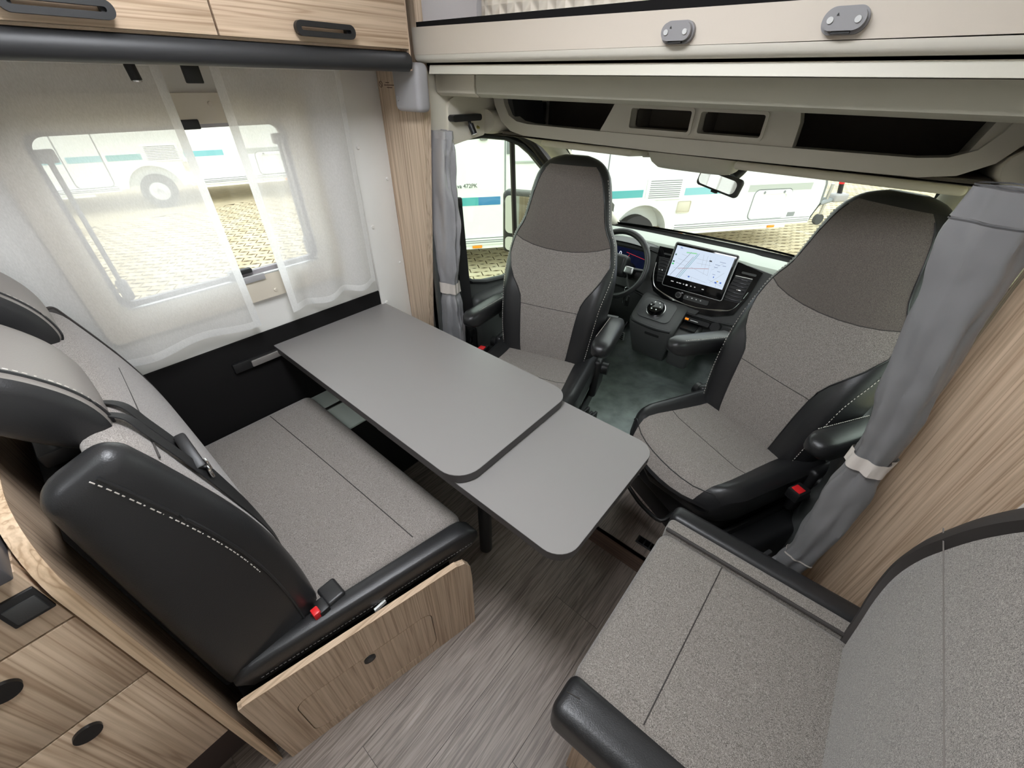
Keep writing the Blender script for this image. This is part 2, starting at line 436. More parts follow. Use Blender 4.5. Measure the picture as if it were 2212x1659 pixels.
for yy in (.12, .52, .70):
    ob('screw_cap', tube([(XL+.021, yy, 1.515), (XL+.026, yy, 1.515)], [.007, .005], 12), WALLB, wi)
    ob('screw_cap', tube([(XL+.021, yy, .948), (XL+.026, yy, .948)], [.007, .005], 12), WALLB, wi)

# other walls and ceiling
struct('wall_back', bx(XL-.04, XR+.04, YB-.04, YB, 0, ZC), WALLM, 'pale wall at the back of the living area')
struct('wall_right', bx(XR, XR+.04, YB, 1.13, 0, ZC), WALLM, 'pale grey wall behind the side seat')
struct('ceiling', plate([(XL-.04, YB-.04), (XR+.04, YB-.04), (XR+.04, 1.95), (XL-.04, 1.95)], [rrect(-.85, -.15, -.75, -.05, .05)], 2, ZC, ZC+.03), WALLM, 'white ceiling with a roof hatch opening')
w3 = struct('window_2', plate(rrect(-.9, -.1, -.8, 0, .05), [rrect(-.85, -.15, -.75, -.05, .05)], 2, ZC-.02, ZC), WHITE, 'white framed roof hatch in the ceiling')
ob('pane', bx(-.86, -.14, -.76, -.04, ZC+.035, ZC+.039), GLASS, w3)
FILL_GLOW = emit('fill_lamp_glow', (246, 249, 255), 1)  # glow of the added lamps
FILL_GLOW.node_tree.nodes['Principled BSDF'].inputs['Emission Strength'].default_value = 34
def added_fill_lamp(cx, cy, hx, hy, label):  # unseen lamps added to brighten the interior
    t = thing('added_fill_lamp', label, 'lamp', (cx, cy, ZC), 0, 'added fill lamps')
    for nm, b_, m_ in (('fill_lamp_frame', plate(rrect(cx-hx-.02, cx+hx+.02, cy-hy-.02, cy+hy+.02, .03), [rrect(cx-hx, cx+hx, cy-hy, cy+hy, .02)], 2, ZC-.03, ZC), WHITE),
                       ('fill_diffuser', plate(rrect(cx-hx, cx+hx, cy-hy, cy+hy, .02), [], 2, ZC-.022, ZC-.012), FILL_GLOW)):
        o = ob(nm, b_, m_, t); o.matrix_parent_inverse = Matrix.Translation(t.location).inverted()
added_fill_lamp(-.5, .30, .36, .14, 'long white lamp added out of view to brighten the interior')
added_fill_lamp(-.45, -1.15, .20, .06, 'white lamp added behind the view as fill light')
added_fill_lamp(-1.1, 1.5, .12, .04, 'small white lamp added over the bed to light the bunk lining')  # added to lift the shaded lining beside the bed
struct('wall_bunk', bx(XL-.04, XL, 1.13, 1.95, 1.45, ZC), LILAC, 'lilac grey lining beside the drop down bed')
struct('wall_bunk_front', bx(XL-.04, XR+.04, 1.90, 1.95, 1.37, ZC), LILAC, 'lining in front of the drop down bed')
struct('wall_bunk_right', bx(XR, XR+.04, 1.13, 1.95, 1.45, ZC), LILAC, 'lining at the far end of the drop down bed')

# wood pillars at the cab opening
pl = struct('trim_pillar_left', plate([(XL, 0), (-1.505, 0), (-1.452, .62), (-1.335, 1.49), (-1.335, ZC), (XL, ZC)], [], 1, YP, YP+.03), wood('pale_wood_vertical', 2, (218, 197, 173), (184, 160, 136), .42, 34),
            'light wood pillar between side window and cab')
MARK = mat('brown_print', (96, 74, 60), .8)
tb = B()
for k in range(24):
    a, c = 2*PI*k/24, 2*PI*(k+1)/24
    tube([(-1.565+.009*cos(a), YP-.0005, 1.562+.009*sin(a)), (-1.565+.009*cos(c), YP-.0005, 1.562+.009*sin(c))], .0009, 5, tb)
tube([(-1.571, YP-.0005, 1.568), (-1.559, YP-.0005, 1.556)], .0009, 5, tb)
ob('no_drilling_mark', tb, MARK, pl, 'small brown printed circle mark')
tb = B()
for z_, a, c in ((1.567, -1.535, -1.515), (1.560, -1.545, -1.488), (1.553, -1.53, -1.5)): box(tb, a, c, YP-.001, YP, z_-.0012, z_+.0012)
ob('printed_lines', tb, MARK, pl, 'tiny brown printed lines')
struct('trim_pillar_right', plate([(.275, 0), (XR, 0), (XR, 1.62), (.238, 1.62), (.24, 1.3)], [], 1, YP, YP+.03), wood('warm_wood_vertical', 2, (224, 200, 174), (184, 157, 131), .42, 38),
       'wide light wood partition behind the side seat')
bk = struct('trim_corner_cap', soft(-1.425, -1.29, 1.045, 1.10, 1.488, 1.622, .018, (4, 2, 4)), GPL, 'grey plastic corner cap under the drop down bed')
ob('screw_cover', tube([(-1.40, 1.046, 1.525), (-1.40, 1.042, 1.525)], [.008, .007], 16), GPL, bk)

# ------------------------------------------------------------------ cab shell
DWIN = [(1.215, 1.385), (1.225, .95), (1.245, .87), (1.285, .82), (1.35, .775), (1.45, .745), (1.62, .72), (1.95, .735), (2.28, .80),
        (2.33, .85), (2.2, .985), (2.05, 1.11), (1.93, 1.205), (1.82, 1.285), (1.72, 1.34), (1.6, 1.375), (1.45, 1.392)]
DDARK = mat('charcoal_door_panel', (72, 74, 73), .5, bump=.08, bscale=500)
def cab_door(n, side, label):
    f = (lambda x: x) if side < 0 else mir
    xs = sorted((f(-1.44), f(-1.40)))
    d = struct('door_%d' % n, plate([(1.13, -.2), (2.75, -.2), (2.75, .9), (1.95, 1.37), (1.95, 1.50), (1.13, 1.50)], [DWIN], 0, xs[0], xs[1]), DDARK, label)
    ob('door_pane', plate(DWIN, [], 0, f(-1.425), f(-1.421)), GLASSG, d)
    ob('window_seal', tube([(f(-1.40), y_, z_) for y_, z_ in DWIN+DWIN[:2]], .012, 8, cap=False), BLK, d)
    up = [p for p in subdiv([(f(-1.385), 1.25, 1.415), (f(-1.385), 1.45, 1.418), (f(-1.385), 1.62, 1.40), (f(-1.385), 1.75, 1.352), (f(-1.385), 1.87, 1.27), (f(-1.385), 2.05, 1.135), (f(-1.385), 2.35, .88)], 6)]
    ob('door_frame', tube(up, .020, 10), mat('dark_brown_frame', (48, 42, 38), .5), d)
    ob('quarter_bar', tube([(f(-1.405), 1.655, 1.365), (f(-1.405), 1.70, .74)], .013, 10), mat('dark_bar', (46, 42, 38), .5), d)
    def card(p):
        q = Vector(p); q.x = -1.40+(q.x+1.40)*(1-.35*sin(max(0, min(1, (q.z-.45)/.25))*PI))
        return (f(q.x), q.y, q.z)
    ob('door_card', soft(-1.44, -1.335, 1.33, 2.35, .02, .70, .05, (3, 10, 8), card), DDARK, d)
    ob('door_pull', soft(f(-1.375)-.035, f(-1.375)+.035, 1.50, 1.95, .52, .585, .025, (2, 5, 2)), DGREY, d)
    return d
cab_door(1, -1, 'driver door with charcoal panel and curved window')
cab_door(2, 1, 'passenger door beyond the right front seat')
for n, f in ((1, lambda x: x), (2, mir)):
    p = subdiv([(f(-1.35), 1.42, 1.445), (f(-1.335), 1.62, 1.425), (f(-1.315), 1.80, 1.365), (f(-1.305), 1.95, 1.262), (f(-1.295), 2.2, 1.075), (f(-1.29), 2.56, .82)], 6)
    a = struct('trim_a_pillar_%d' % n, tube(p, [.055]*len(p), 14, flat=.042), BEIGE, 'beige windscreen pillar on the %s side' % ('driver' if n == 1 else 'passenger'))
    xs = sorted((f(-1.50), f(-1.405)))
    struct('trim_b_post_%d' % n, bx(xs[0], xs[1], 1.13, 1.24, 0, 1.50, r=.012), DGREY, 'dark post behind the %s door' % ('driver' if n == 1 else 'passenger'))
    xs = sorted((f(-1.64), f(-1.40)))
    struct('wall_cab_side_%d' % n, bx(xs[0], xs[1], 1.13, 1.95, 1.42, 1.60), BEIGE, 'beige lining above the %s door' % ('driver' if n == 1 else 'passenger'))

# upper B pillar panel on the driver side
BEIGE_L = mat('light_beige_lining', (216, 210, 195), .8, bump=.06, bscale=600)
bp_ = struct('trim_b_pillar_panel', plate([(1.135, 1.60), (1.50, 1.60), (1.485, 1.52), (1.455, 1.44), (1.41, 1.405), (1.37, 1.392), (1.24, 1.372), (1.135, 1.365)], [], 0, -1.40, -1.362), BEIGE_L,
             'beige panel above the driver door with a reading light')
ob('raised_panel', plate([(1.26, 1.528), (1.47, 1.530), (1.495, 1.515), (1.478, 1.48), (1.44, 1.415), (1.41, 1.398), (1.25, 1.378), (1.225, 1.40), (1.228, 1.495), (1.24, 1.52)], [], 0, -1.362, -1.352), BEIGE_L, bp_)
ob('panel_seam', bx(-1.3622, -1.3605, 1.382, 1.386, 1.535, 1.598), BLK, bp_)
# ceiling beam, trim bar, headliner
struct('trim_bar', plate([(1.103, 1.593), (1.110, 1.616), (1.25, 1.616), (1.25, 1.593)], [], 0, -1.296, XR-.006), mat('pale_trim', (198, 194, 180), .5), 'long beige trim bar under the drop down bed')
BPROF = [(1.185, 1.592), (1.183, 1.56), (1.188, 1.542), (1.205, 1.532), (1.25, 1.534), (1.36, 1.55), (1.36, 1.592)]
struct('trim_beam', plate(BPROF, [], 0, -1.163, XR-.006), mat('olive_grey_lining', (188, 186, 171), .75, bump=.06, bscale=600), 'olive grey beam across the cab opening')
struct('trim_beam_end', plate([(y_-.004, z_) for y_, z_ in BPROF], [], 0, -1.355, -1.167), mat('pale_beige_lining', (214, 208, 192), .75, bump=.06, bscale=600), 'pale beige end piece of the cab beam')
sl = [[(x_, 1.46, 1.398), (x_, 1.60, 1.392), (x_, 1.76, 1.378), (x_, 1.86, 1.352)] for x_ in (-1.42, mir(-1.42))]
hb = B(); loft(sl, False, False, hb); loft([[(p[0], p[1], p[2]+.012) for p in s] for s in sl], False, False, hb)
struct('ceiling_cab', hb, BEIGE, 'beige headliner in front of the overhead shelf')

# windscreen
def ws(u, v):      # u 0..1 left to right, v 0..1 base to top
    bow = 1-(2*u-1)**2
    x_ = lerp(lerp(-1.34, mir(-1.34), u), lerp(-1.27, mir(-1.27), u), v)
    return (x_, lerp(2.50, 1.80, v)+.10*bow*(1-.5*v), lerp(.84, 1.368, v)+.01*bow)
w4 = struct('window_3', loft([[ws(i/20, j/8) for i in range(21)] for j in range(9)], False, False), GLASSG, 'wide green tinted windscreen')
fb = B()
loft([[Vector(ws(i/20, v))+Vector((0, .004, .004)) for i in range(21)] for v in (0, .035)], False, False, fb)
ob('black_border', fb, BLK, w4)
fb = B()
loft([[Vector(ws(u, j/8))+Vector((0, .004, .004)) for j in range(9)] for u in (0, .022)], False, False, fb)
loft([[Vector(ws(u, j/8))+Vector((0, .004, .004)) for j in range(9)] for u in (.978, 1)], False, False, fb)
ob('side_border', fb, BLK, w4)
cw = B()
loft([[Vector(ws(i/20, 0))+Vector((0, d_, z_)) for i in range(21)] for d_, z_ in ((-.03, -.02), (.02, -.012), (.12, -.03), (.16, -.12))], False, False, cw)
ob('cowl', cw, mat('wet_black_cowl', (30, 32, 36), .35, bump=.3, bscale=120), w4, 'black plastic cowl below the windscreen')
# ================================================================== LIVING AREA FURNITURE
# ---- overhead cabinet
oc = thing('overhead_cabinet', 'light wood overhead cabinet with black handles above side window', 'cabinet', (-1.45, .2, 1.62))
def at(o, *_):   # parts are modelled in world coordinates, the thing's own position is taken off here
    o.matrix_parent_inverse = Matrix.Translation(o.parent.location).inverted() if o.parent.rotation_euler.z == 0 else o.matrix_parent_inverse
    return o
def part(name, bm, m_, parent, label=None, smooth=40):
    o = ob(name, bm, m_, parent, label, smooth)
    p = parent
    while p.parent: p = p.parent
    if parent.parent is None and parent.type == 'EMPTY': o.matrix_parent_inverse = Matrix.Translation(parent.location).inverted()
    return o
part('cabinet_body', bx(XL+.004, -1.302, -1.2, 1.03, 1.655, 2.10), WOOD_V, oc)
part('valance', plate([(-1.31, 1.647), (-1.290, 1.643), (-1.281, 1.632), (-1.279, 1.618), (-1.284, 1.605), (-1.298, 1.597), (-1.335, 1.597), (-1.335, 1.647)], [], 1, -1.2, 1.026), mat('black_valance', (44, 44, 45), .5), oc, 'black rounded valance')
for y0, y1, h0, h1 in ((-.30, .489, .148, .309), (.493, 1.024, .664, .828)):
    d = part('cabinet_door', bx(-1.302, -1.285, y0, y1, 1.652, 2.06, r=.0015), WOOD_H, oc)
    hb = plate(rrect(h0, h1, 1.662, 1.692, .0148, 7), [rrect(h0+.013, h1-.013, 1.673, 1.681, .0039, 4)], 0, -1.272, -1.258)
    box(hb, -1.286, -1.270, h0+.008, h0+.02, 1.672, 1.682); box(hb, -1.286, -1.270, h1-.02, h1-.008, 1.672, 1.682)
    hd = part('handle', hb, BLK, d, 'black slotted handle')
cy = part('end_panel', bx(-1.60, -1.288, 1.024, 1.03, 1.6, 2.10), WOOD_V, oc)
# lamps under the cabinet
sp = thing('spot_lamp', 'small black spot lamp with silver tip under the overhead cabinet', 'lamp', (-1.47, .343, 1.60))
part('socket', tube([(-1.47, .343, 1.622), (-1.47, .343, 1.595)], .011, 14), BLK, sp)
part('lamp_head', tube([(-1.47, .343, 1.598), (-1.468, .345, 1.568)], .0115, 16), BLK, sp)
part('lens_ring', tube([(-1.468, .345, 1.568), (-1.468, .345, 1.565)], .011, 16), CHROME, sp)
cl = thing('curtain_bracket', 'flat black bracket under the overhead cabinet', 'bracket', (-1.49, .475, 1.60))
part('bracket_plate', bx(-1.50, -1.486, .455, .495, 1.562, 1.622, r=.003), BLK, cl)
part('bracket_foot', bx(-1.505, -1.47, .45, .50, 1.612, 1.622, r=.002), BLK, cl)

# ---- sheer curtains
SHEER = sheer('white_sheer', .42); HEM = sheer('white_sheer_hem', .2)
def sheer_curtain(name, label, y0, y1, zb, amp, folds, extra):
    t = thing(name, label, 'curtain', (-1.53, (y0+y1)/2, 1.6), 0, 'sheer curtains of the side window')
    n, mrows = 90, 24
    def P(u, v):
        y = lerp(y0, y1, u)+extra(u, v)
        a = amp*(.45+.55*v)
        x = lerp(-1.569, -1.532, max(0, min(1, (y+.02)/.12)))+a*(.35 if y < .05 else 1)*sin(folds*2*PI*u+.8*v)+a*.5*sin(folds*4.7*u+1.3)
        z = lerp(1.622, zb+.010*sin(folds*2*PI*u*.8+.5), v)
        return Vector((x, y, z))
    part('cloth', loft([[P(i/n, j/mrows) for i in range(n+1)] for j in range(mrows+1)], False, False), SHEER, t)
    hb = B(); hm = .022/abs(y1-y0); vb = .025/(1.62-zb)
    d = Vector((.0022, 0, 0))
    for us in ((0, hm), (1-hm, 1)):
        loft([[P(lerp(us[0], us[1], k/3), j/mrows)+d for k in range(4)] for j in range(mrows+1)], False, False, hb)
    loft([[P(i/n, v)+d for i in range(n+1)] for v in (1-vb, 1)], False, False, hb)
    loft([[P(i/n, v)+d for i in range(n+1)] for v in (0, vb)], False, False, hb)
    part('hem', hb, HEM, t, 'double stitched hem')
sheer_curtain('sheer_curtain', 'wide white sheer curtain hanging beside the bench backrest', -.17, .418, .868, .006, 2.2, lambda u, v: 0)
sheer_curtain('sheer_curtain', 'narrow white sheer curtain gathered beside the wood pillar', .532, .922, .868, .016, 2.6, lambda u, v: -.012*v*u)

# ---- dining table
dt = thing('dining_table', 'grey dining table on one dark leg fixed along the side wall', 'table', (-.697, .683, 0))
TZ = .737
def top(poly, z0, z1, name, parent):
    o = part(name, plate(poly, [], 2, z0+.002, z1), TBL, parent)
    i_ = plate([(p[0], p[1]) for p in poly], [], 2, z0, z1-.0012)
    bmesh.ops.scale(i_, vec=(1.0012, 1.0016, 1), space=Matrix.Translation(-Vector((sum(p[0] for p in poly)/len(poly), sum(p[1] for p in poly)/len(poly), 0))), verts=i_.verts[:])
    part('edge_band', i_, TBLE, o, 'dark edge band')
    return o
top(rrect(-1.592, -.545, .448, .962, .06, 8, (.065, .02, .008, .075)), TZ-.028, TZ, 'table_top', dt)
lf = top(rrect(-.95, -.224, .462, .945, .06, 8, (.055, .01, .01, .06)), TZ-.058, TZ-.032, 'extension_leaf', dt)
part('leg', tube([(-.697, .683, 0), (-.697, .683, TZ-.05)], .026, 20), mat('dark_leg', (44, 44, 46), .4), dt)
part('leg_plate', bx(-.78, -.61, .60, .76, TZ-.064, TZ-.056, r=.004), BLK, dt)
tr = thing('table_rail', 'aluminium wall rail with black end cap beside grey table', 'rail', (-1.588, .6, .70))
part('rail_profile', bx(-1.590, -1.566, .348, .955, .694, .722, r=.004), ALU, tr)
part('end_cap', bx(-1.590, -1.572, .288, .350, .690, .728, r=.004), BLK, tr, 'black end cap')

# ---- pale box beside the wall under the table
PALE = mat('pale_green_glass', (236, 246, 240), .25)
bxx = thing('heater_box', 'low pale box with silver strip beside bench under the table', 'box', (-1.43, .75, 0))
part('box_body', bx(XL+.014, -1.292, .512, .99, 0, .428), BLK, bxx)
part('box_lid', bx(XL+.014, -1.285, .508, .62, .428, .438, r=.002), PALE, bxx, 'pale glossy lid')
part('lid_strip', bx(-1.47, -1.452, .508, .62, .436, .441, r=.001), ALU, bxx)

# ---- bench
bn = thing('dinette_bench', 'grey and black belted bench facing the grey table', 'bench', (-1.1, .15, 0))
def xin(y): return lerp(-.70, -.62, (y-.07)/.42)
def xout(y): return lerp(-.692, -.555, (y+.14)/.62)
P0 = Vector((-.665, -.165, 0)); pd = Vector((.1385, .61, 0)).normalized(); pn = Vector((pd.y, -pd.x, 0))
PM = Matrix(((pd.x, pn.x, 0, P0.x), (pd.y, pn.y, 0, P0.y), (0, 0, 1, 0), (0, 0, 0, 1)))   # local x along panel, y outwards
def onpanel(bm): bmesh.ops.transform(bm, matrix=PM, verts=bm.verts[:]); return bm
door = rrect(.082, .474, .045, .262, .032)
pb = onpanel(plate([(0, 0), (.625, 0), (.628, .30), (.624, .37), (.607, .402), (.575, .414), (.02, .414), (0, .41)], [rrect(.0795, .4765, .0425, .2645, .034)], 1, -.018, 0))
part('side_panel', pb, WOOD_V, bn)
dr = part('panel_hatch', onpanel(plate(door, [], 1, -.016, -.0003)), WOOD_V, bn)
part('hatch_recess', onpanel(bx(.07, .485, -.02, -.017, .035, .275)), mat('wood_groove', (70, 54, 42), .9), bn)
lk = part('hatch_lock', onpanel(tube([(.278, -.002, .242), (.278, .004, .242)], .0165, 24)), BLK, dr, 'round black lock')
part('lock_core', onpanel(tube([(.278, .0035, .242), (.278, .0052, .242)], .009, 18)), DGREY, dr)
part('panel_top_band', onpanel(bx(.01, .58, -.0178, .0004, .4125, .4155)), WOOD_EDGE_Y, bn)
part('bench_box', plate([(XL+.02, -.15), (-.71, -.15), (-.60, .42), (XL+.02, .42)], [], 2, 0, .38), BLK_M, bn)
def seatfn(p):
    x, y, z = p
    t = (x-(-1.565))/(-.64+1.565); x = -1.565+t*(xin(max(y, .0))+.008+1.565)
    u = (x+1.1)/.46; v = (y-.27)/.23
    return (x, y, z+.010*max(0, 1-u*u)*max(0, 1-v*v) if z > .43 else z)
sc_ = part('seat_cushion', soft(-1.565, -.64, .03, .505, .375, .484, .035, (14, 8, 2), seatfn), FAB, bn)
part('seat_seam', tube([(x_, .325+.03*(x_+1.5)/.85, .4845+.0093*max(0, 1-((x_+1.1)/.46)**2)) for x_ in [-1.53+i*.86/16 for i in range(17)]], .0016, 6), PIPE, sc_)
sec = []
NB = 26
for i in range(NB+1):
    y = lerp(-.145, .508, i/NB); a, b_ = xin(y) if y > .07 else lerp(xout(y)-.085, -.70, max(0, (y+.145)/.215)), xout(y)
    e = min(1, (i/NB)/.05) if i < 2 else min(1, (1-i/NB)/.06+.15)
    e = math.sqrt(max(.02, e)); zt = .483-.0*i; zb = .392
    cx, hw = (a+b_)/2, (b_-a)/2
    pts = []
    for k in range(20):
        an = 2*PI*k/20; c_, s_ = cos(an), sin(an)
        xx = cx+hw*math.copysign(abs(c_)**.38, c_)*(.75+.25*e); zz = (zt+zb)/2+(zt-zb)/2*math.copysign(abs(s_)**.42, s_)*e
        pts.append((xx, y, zz))
    sec.append(pts)
tr_ = part('leather_edge', loft(sec), LEA, bn, 'black leatherette edge')
part('edge_stitching', dashes([(xout(y)+.002, y, .425) for y in [lerp(-.1, .48, i/20) for i in range(21)]], .006, .004, .0009), mat('dark_stitching', (84, 80, 78), .8), tr_)
part('care_tag', bx(-.618, -.612, .168, .203, .405, .418, M=Matrix.Identity(4)), WHITE, tr_, 'small white care tag')
part('buckle_flap', soft(-.735, -.672, .085, .135, .475, .494, .008, (3, 3, 1)), LEA, bn)
bk_ = part('buckle', bx(-.705, -.665, .062, .088, .45, .500, r=.004), BLK, bn)
part('release_button', bx(-.690, -.668, .048, .066, .478, .506, r=.003), RED, bk_, 'red release button')
# backrest
LT = tab_([(.40, .078), (.60, .076), (.77, .060), (.91, .030), (1.07, -.022), (1.14, -.05)])
def lean(z): return interp(LT, z)
def backfn(bulge):
    def f(p):
        x, y, z = p
        t = (y+.10)/.10          # 0 back .. 1 front (block y -.10..0)
        yf = lean(z)+bulge*(1-((x+1.2)/.45)**2 if abs(x+1.2) < .45 else 0); yb = lean(z)-.075
        return (x, lerp(yb, yf, t), z)
    return f
bkf = part('backrest', soft(-1.546, -.722, -.10, 0, .42, 1.10, .045, (14, 2, 14), backfn(.004)), FAB, bn)
part('backrest_seam', tube([(lerp(-1.30, -.76, k/14), lean(lerp(.985, 1.06, k/14))+.003, lerp(.985, 1.06, k/14)) for k in range(15)], .0016, 6), PIPE, bkf)
part('wall_edge', soft(-1.556, -1.540, -.10, 0, .44, 1.09, .012, (1, 2, 12), backfn(.004)), PIPE, bkf)
def bolfn(p):
    x, y, z = p; t = (y+.10)/.10
    yf = lean(z)+.004
    yb = -.155
    return (x+.01*sin((z-.42)/.7*PI), lerp(yb, yf, t), z-.04*(1-t)*max(0, min(1, (z-.95)/.18)))
bl = part('leather_bolster', soft(-.768, -.700, -.10, 0, .405, 1.150, .032, (3, 3, 16), bolfn), LEA, bn, 'black leatherette side bolster')
sy = [(-.7005+.0105*sin((z-.42)/.7*PI), lean(z)-.046, z) for z in [lerp(1.115, .47, k/40) for k in range(41)]]
part('bolster_piping', tube(sy, .003, 6), LEA, bl)
part('bolster_stitching', dashes([(x+.0012, y-.008, z) for x, y, z in sy[:24]], .007, .005, .0011), STITCH, bl, 'pale stitching')
# headrests: slanted wing profile swept along the bench
part('backrest_shell', bx(-1.55, -.735, -.165, -.040, .40, 1.02, r=.01), BLK_M, bn, 'black rear of the backrest')
HPF = [(-.060, 1.060), (-.041, 1.078), (-.040, 1.112), (-.052, 1.155), (-.076, 1.197), (-.110, 1.237), (-.148, 1.262)]
HPR = [(-.176, 1.262), (-.192, 1.240), (-.184, 1.198), (-.158, 1.150), (-.122, 1.100), (-.088, 1.066)]
def headrest(x0, x1, dz, label):
    loop = [(0, p[0], p[1]) for p in HPF+HPR+HPF[:1]]
    sm = subdiv(loop, 4)[:-1]; nf = (len(HPF)-1)*4+2; cyz = (sum(p[1] for p in sm)/len(sm), sum(p[2] for p in sm)/len(sm))
    def sec_(x, k): return [(x, lerp(cyz[0], p[1], k), lerp(cyz[1], p[2], k)+dz) for p in sm]
    US = [(0, .60), (.015, .80), (.05, .92), (.12, .975), (.3, 1.0), (.5, 1.01), (.7, 1.0), (.88, .975), (.95, .92), (.985, .80), (1, .60)]
    S = [sec_(lerp(x0, x1, u), k) for u, k in US]; n = len(sm)
    fr, re_ = B(), B()
    for bm, pick in ((fr, lambda i, j: j < nf and 1 <= i < len(S)-3), (re_, lambda i, j: not (j < nf and 1 <= i < len(S)-3))):
        vs = {}
        def V(i, j):
            j %= n
            if (i, j) not in vs: vs[(i, j)] = bm.verts.new(S[i][j])
            return vs[(i, j)]
        for i in range(len(S)-1):
            for j in range(n):
                if pick(i, j): bm.faces.new((V(i, j), V(i, j+1), V(i+1, j+1), V(i+1, j)))
        if bm is re_:
            bm.faces.new([V(0, j) for j in range(n)]); bm.faces.new([V(len(S)-1, j) for j in range(n)])
    h = part('headrest', re_, LEA, bn, label, 70)
    part('front_pad', fr, LEA_G, h, 'grey front pad', 70)
    ed = [Vector(p) for p in S[-4][:nf+1]]
    part('edge_piping', tube([p+Vector((.002, 0, 0)) for p in ed], .0032, 6), LEA, h)
    part('edge_stitching', dashes([p+Vector((-.006, .001, .001)) for p in ed], .006, .004, .0011), STITCH, h)
    mx = (x0+x1)/2
    for s_ in (-.06, .06): part('post', tube([(mx+s_, -.125, 1.12+dz), (mx+s_, -.128, .99)], .0065, 10), CHROME, h)
    part('post_sleeve', bx(mx-.085, mx+.085, -.15, -.10, 1.035, 1.065, r=.006), BLK, h)
headrest(-1.135, -.842, 0, 'grey and black headrest near the aisle end')
headrest(-1.54, -1.262, .018, 'grey and black headrest next to the wall')
# belts
BELT = mat('black_webbing', (22, 22, 23), .6, bump=.2, bscale=700)
def strap(pts, w_, name, parent, nrm=Vector((0, 1, .2))):
    P = subdiv(pts, 6); secs_ = []
    for i, p in enumerate(P):
        t = (P[min(i+1, len(P)-1)]-P[max(i-1, 0)]).normalized(); s_ = t.cross(nrm).normalized(); n_ = s_.cross(t).normalized()
        secs_.append([p+s_*w_/2+n_*.001, p-s_*w_/2+n_*.001, p-s_*w_/2-n_*.001, p+s_*w_/2-n_*.001])
    return part(name, loft(secs_), BELT, parent, None, 30)
ff = lambda x, z, o=.010: (x, lean(z)+o, z)
NB_ = Vector((.35, 1, .45))
b1 = strap([(-.99, -.10, 1.075), (-.965, -.062, 1.095), ff(-.935, 1.085, .006), ff(-.905, 1.045), ff(-.86, .97, .012), ff(-.825, .88, .008), ff(-.825, .78, .005), ff(-.87, .66, .004), ff(-.92, .53, .004)], .024, 'belt_webbing', bn, NB_)
b2 = strap([(-.92, -.10, 1.085), (-.895, -.062, 1.105), ff(-.868, 1.095, .006), ff(-.838, 1.06), ff(-.80, .99, .012), ff(-.778, .90, .008), ff(-.785, .79, .005), ff(-.83, .66, .004), ff(-.88, .53, .004)], .024, 'belt_webbing', bn, NB_)
bt_ = bx(-.048, .040, -.012, .008, -.014, .014, r=.005); bmesh.ops.transform(bt_, matrix=Matrix.Translation((-.832, lean(.985)+.020, .985)) @ Matrix.Rotation(R(25), 4, 'Y'), verts=bt_.verts[:])
part('belt_tongue', bt_, BLK, b1)
for xx, zz in ((-.838, .945), (-.790, .962)): part('tongue_plate', bx(xx-.010, xx+.010, lean(zz)+.016, lean(zz)+.022, zz-.012, zz+.008, r=.002), CHROME, b1)

# ---- board behind the bench and the kitchen block
kb = thing('kitchen_unit', 'light wood kitchen unit with round black knobs behind the bench', 'cabinet', (-1.1, -.8, 0))
arc = [(-.685, 0), (-.685, .95)]+[(-.685-.13+.13*cos(R(a)), .955+.13*sin(R(a))) for a in range(0, 91, 9)]+[(-1.55, 1.085), (-1.55, 0)]
part('divider_board', plate(arc, [], 1, -.203, -.185), WOOD_V, kb)
eb = B(); path = [(x_, -.194, z_) for x_, z_ in arc[:-2]]+[(-1.54, -.194, 1.085)]
P_ = [Vector(p) for p in path]; secs_ = []
for i, p in enumerate(P_):
    t = (P_[min(i+1, len(P_)-1)]-P_[max(i-1, 0)]).normalized(); n_ = Vector((t.z, 0, -t.x))
    secs_.append([p+n_*.0015+Vector((0, .0092, 0)), p+n_*.0015-Vector((0, .0092, 0)), p-n_*.002-Vector((0, .0092, 0)), p-n_*.002+Vector((0, .0092, 0))])
part('board_edge_band', loft(secs_), WOOD_EDGE, kb)
part('unit_body', bx(-1.55, -.712, -1.7, -.206, .318, 1.045), WOOD_V, kb)
part('plinth', bx(-1.55, -.80, -1.7, -.206, 0, .318), mat('dark_brown_plinth', (66, 54, 50), .8), kb)
part('worktop', bx(-1.56, -.672, -1.7, -.207, 1.045, 1.083, r=.003), mat('charcoal_worktop', (84, 82, 84), .4), kb)
WG = MATS['wood_groove']
KN = mat('black_knob', (18, 18, 18), .35)
def front(z0, z1, y0=-.62, y1=-.208, knob=None):
    d = part('drawer', bx(-.712, -.693, y0, y1, z0+.002, z1-.002, r=.0015), WOOD_V, kb)
    if knob:
        part('knob', tube([(-.694, knob[0], knob[1]), (-.687, knob[0], knob[1])], .019, 24), KN, d, 'round black push knob')
for yy in (-.208, -.622):
    front(.91, 1.043, yy-.412, yy); front(.69, .91, yy-.412, yy, (yy-.105, .858)); front(.32, .69, yy-.412, yy, (yy-.105, .655))
sk = part('socket_plate', bx(-.694, -.688, -.252, -.2085, .952, 1.005, r=.002), BLK, kb, 'black square power socket')
part('socket_face', bx(-.6885, -.686, -.247, -.213, .958, .992, r=.002), DGREY, sk)
sn = thing('sink_cover', 'pale glass sink cover lying on the charcoal worktop', 'sink cover', (-1.0, -.45, 1.083))
part('cover_pane', bx(-1.30, -.78, -.72, -.24, 1.083, 1.089, r=.002), PALE, sn)
part('cover_rim', plate(rrect(-1.31, -.77, -.73, -.23, .02), [rrect(-1.295, -.785, -.715, -.245, .02)], 2, 1.083, 1.092), CHROME, sn)

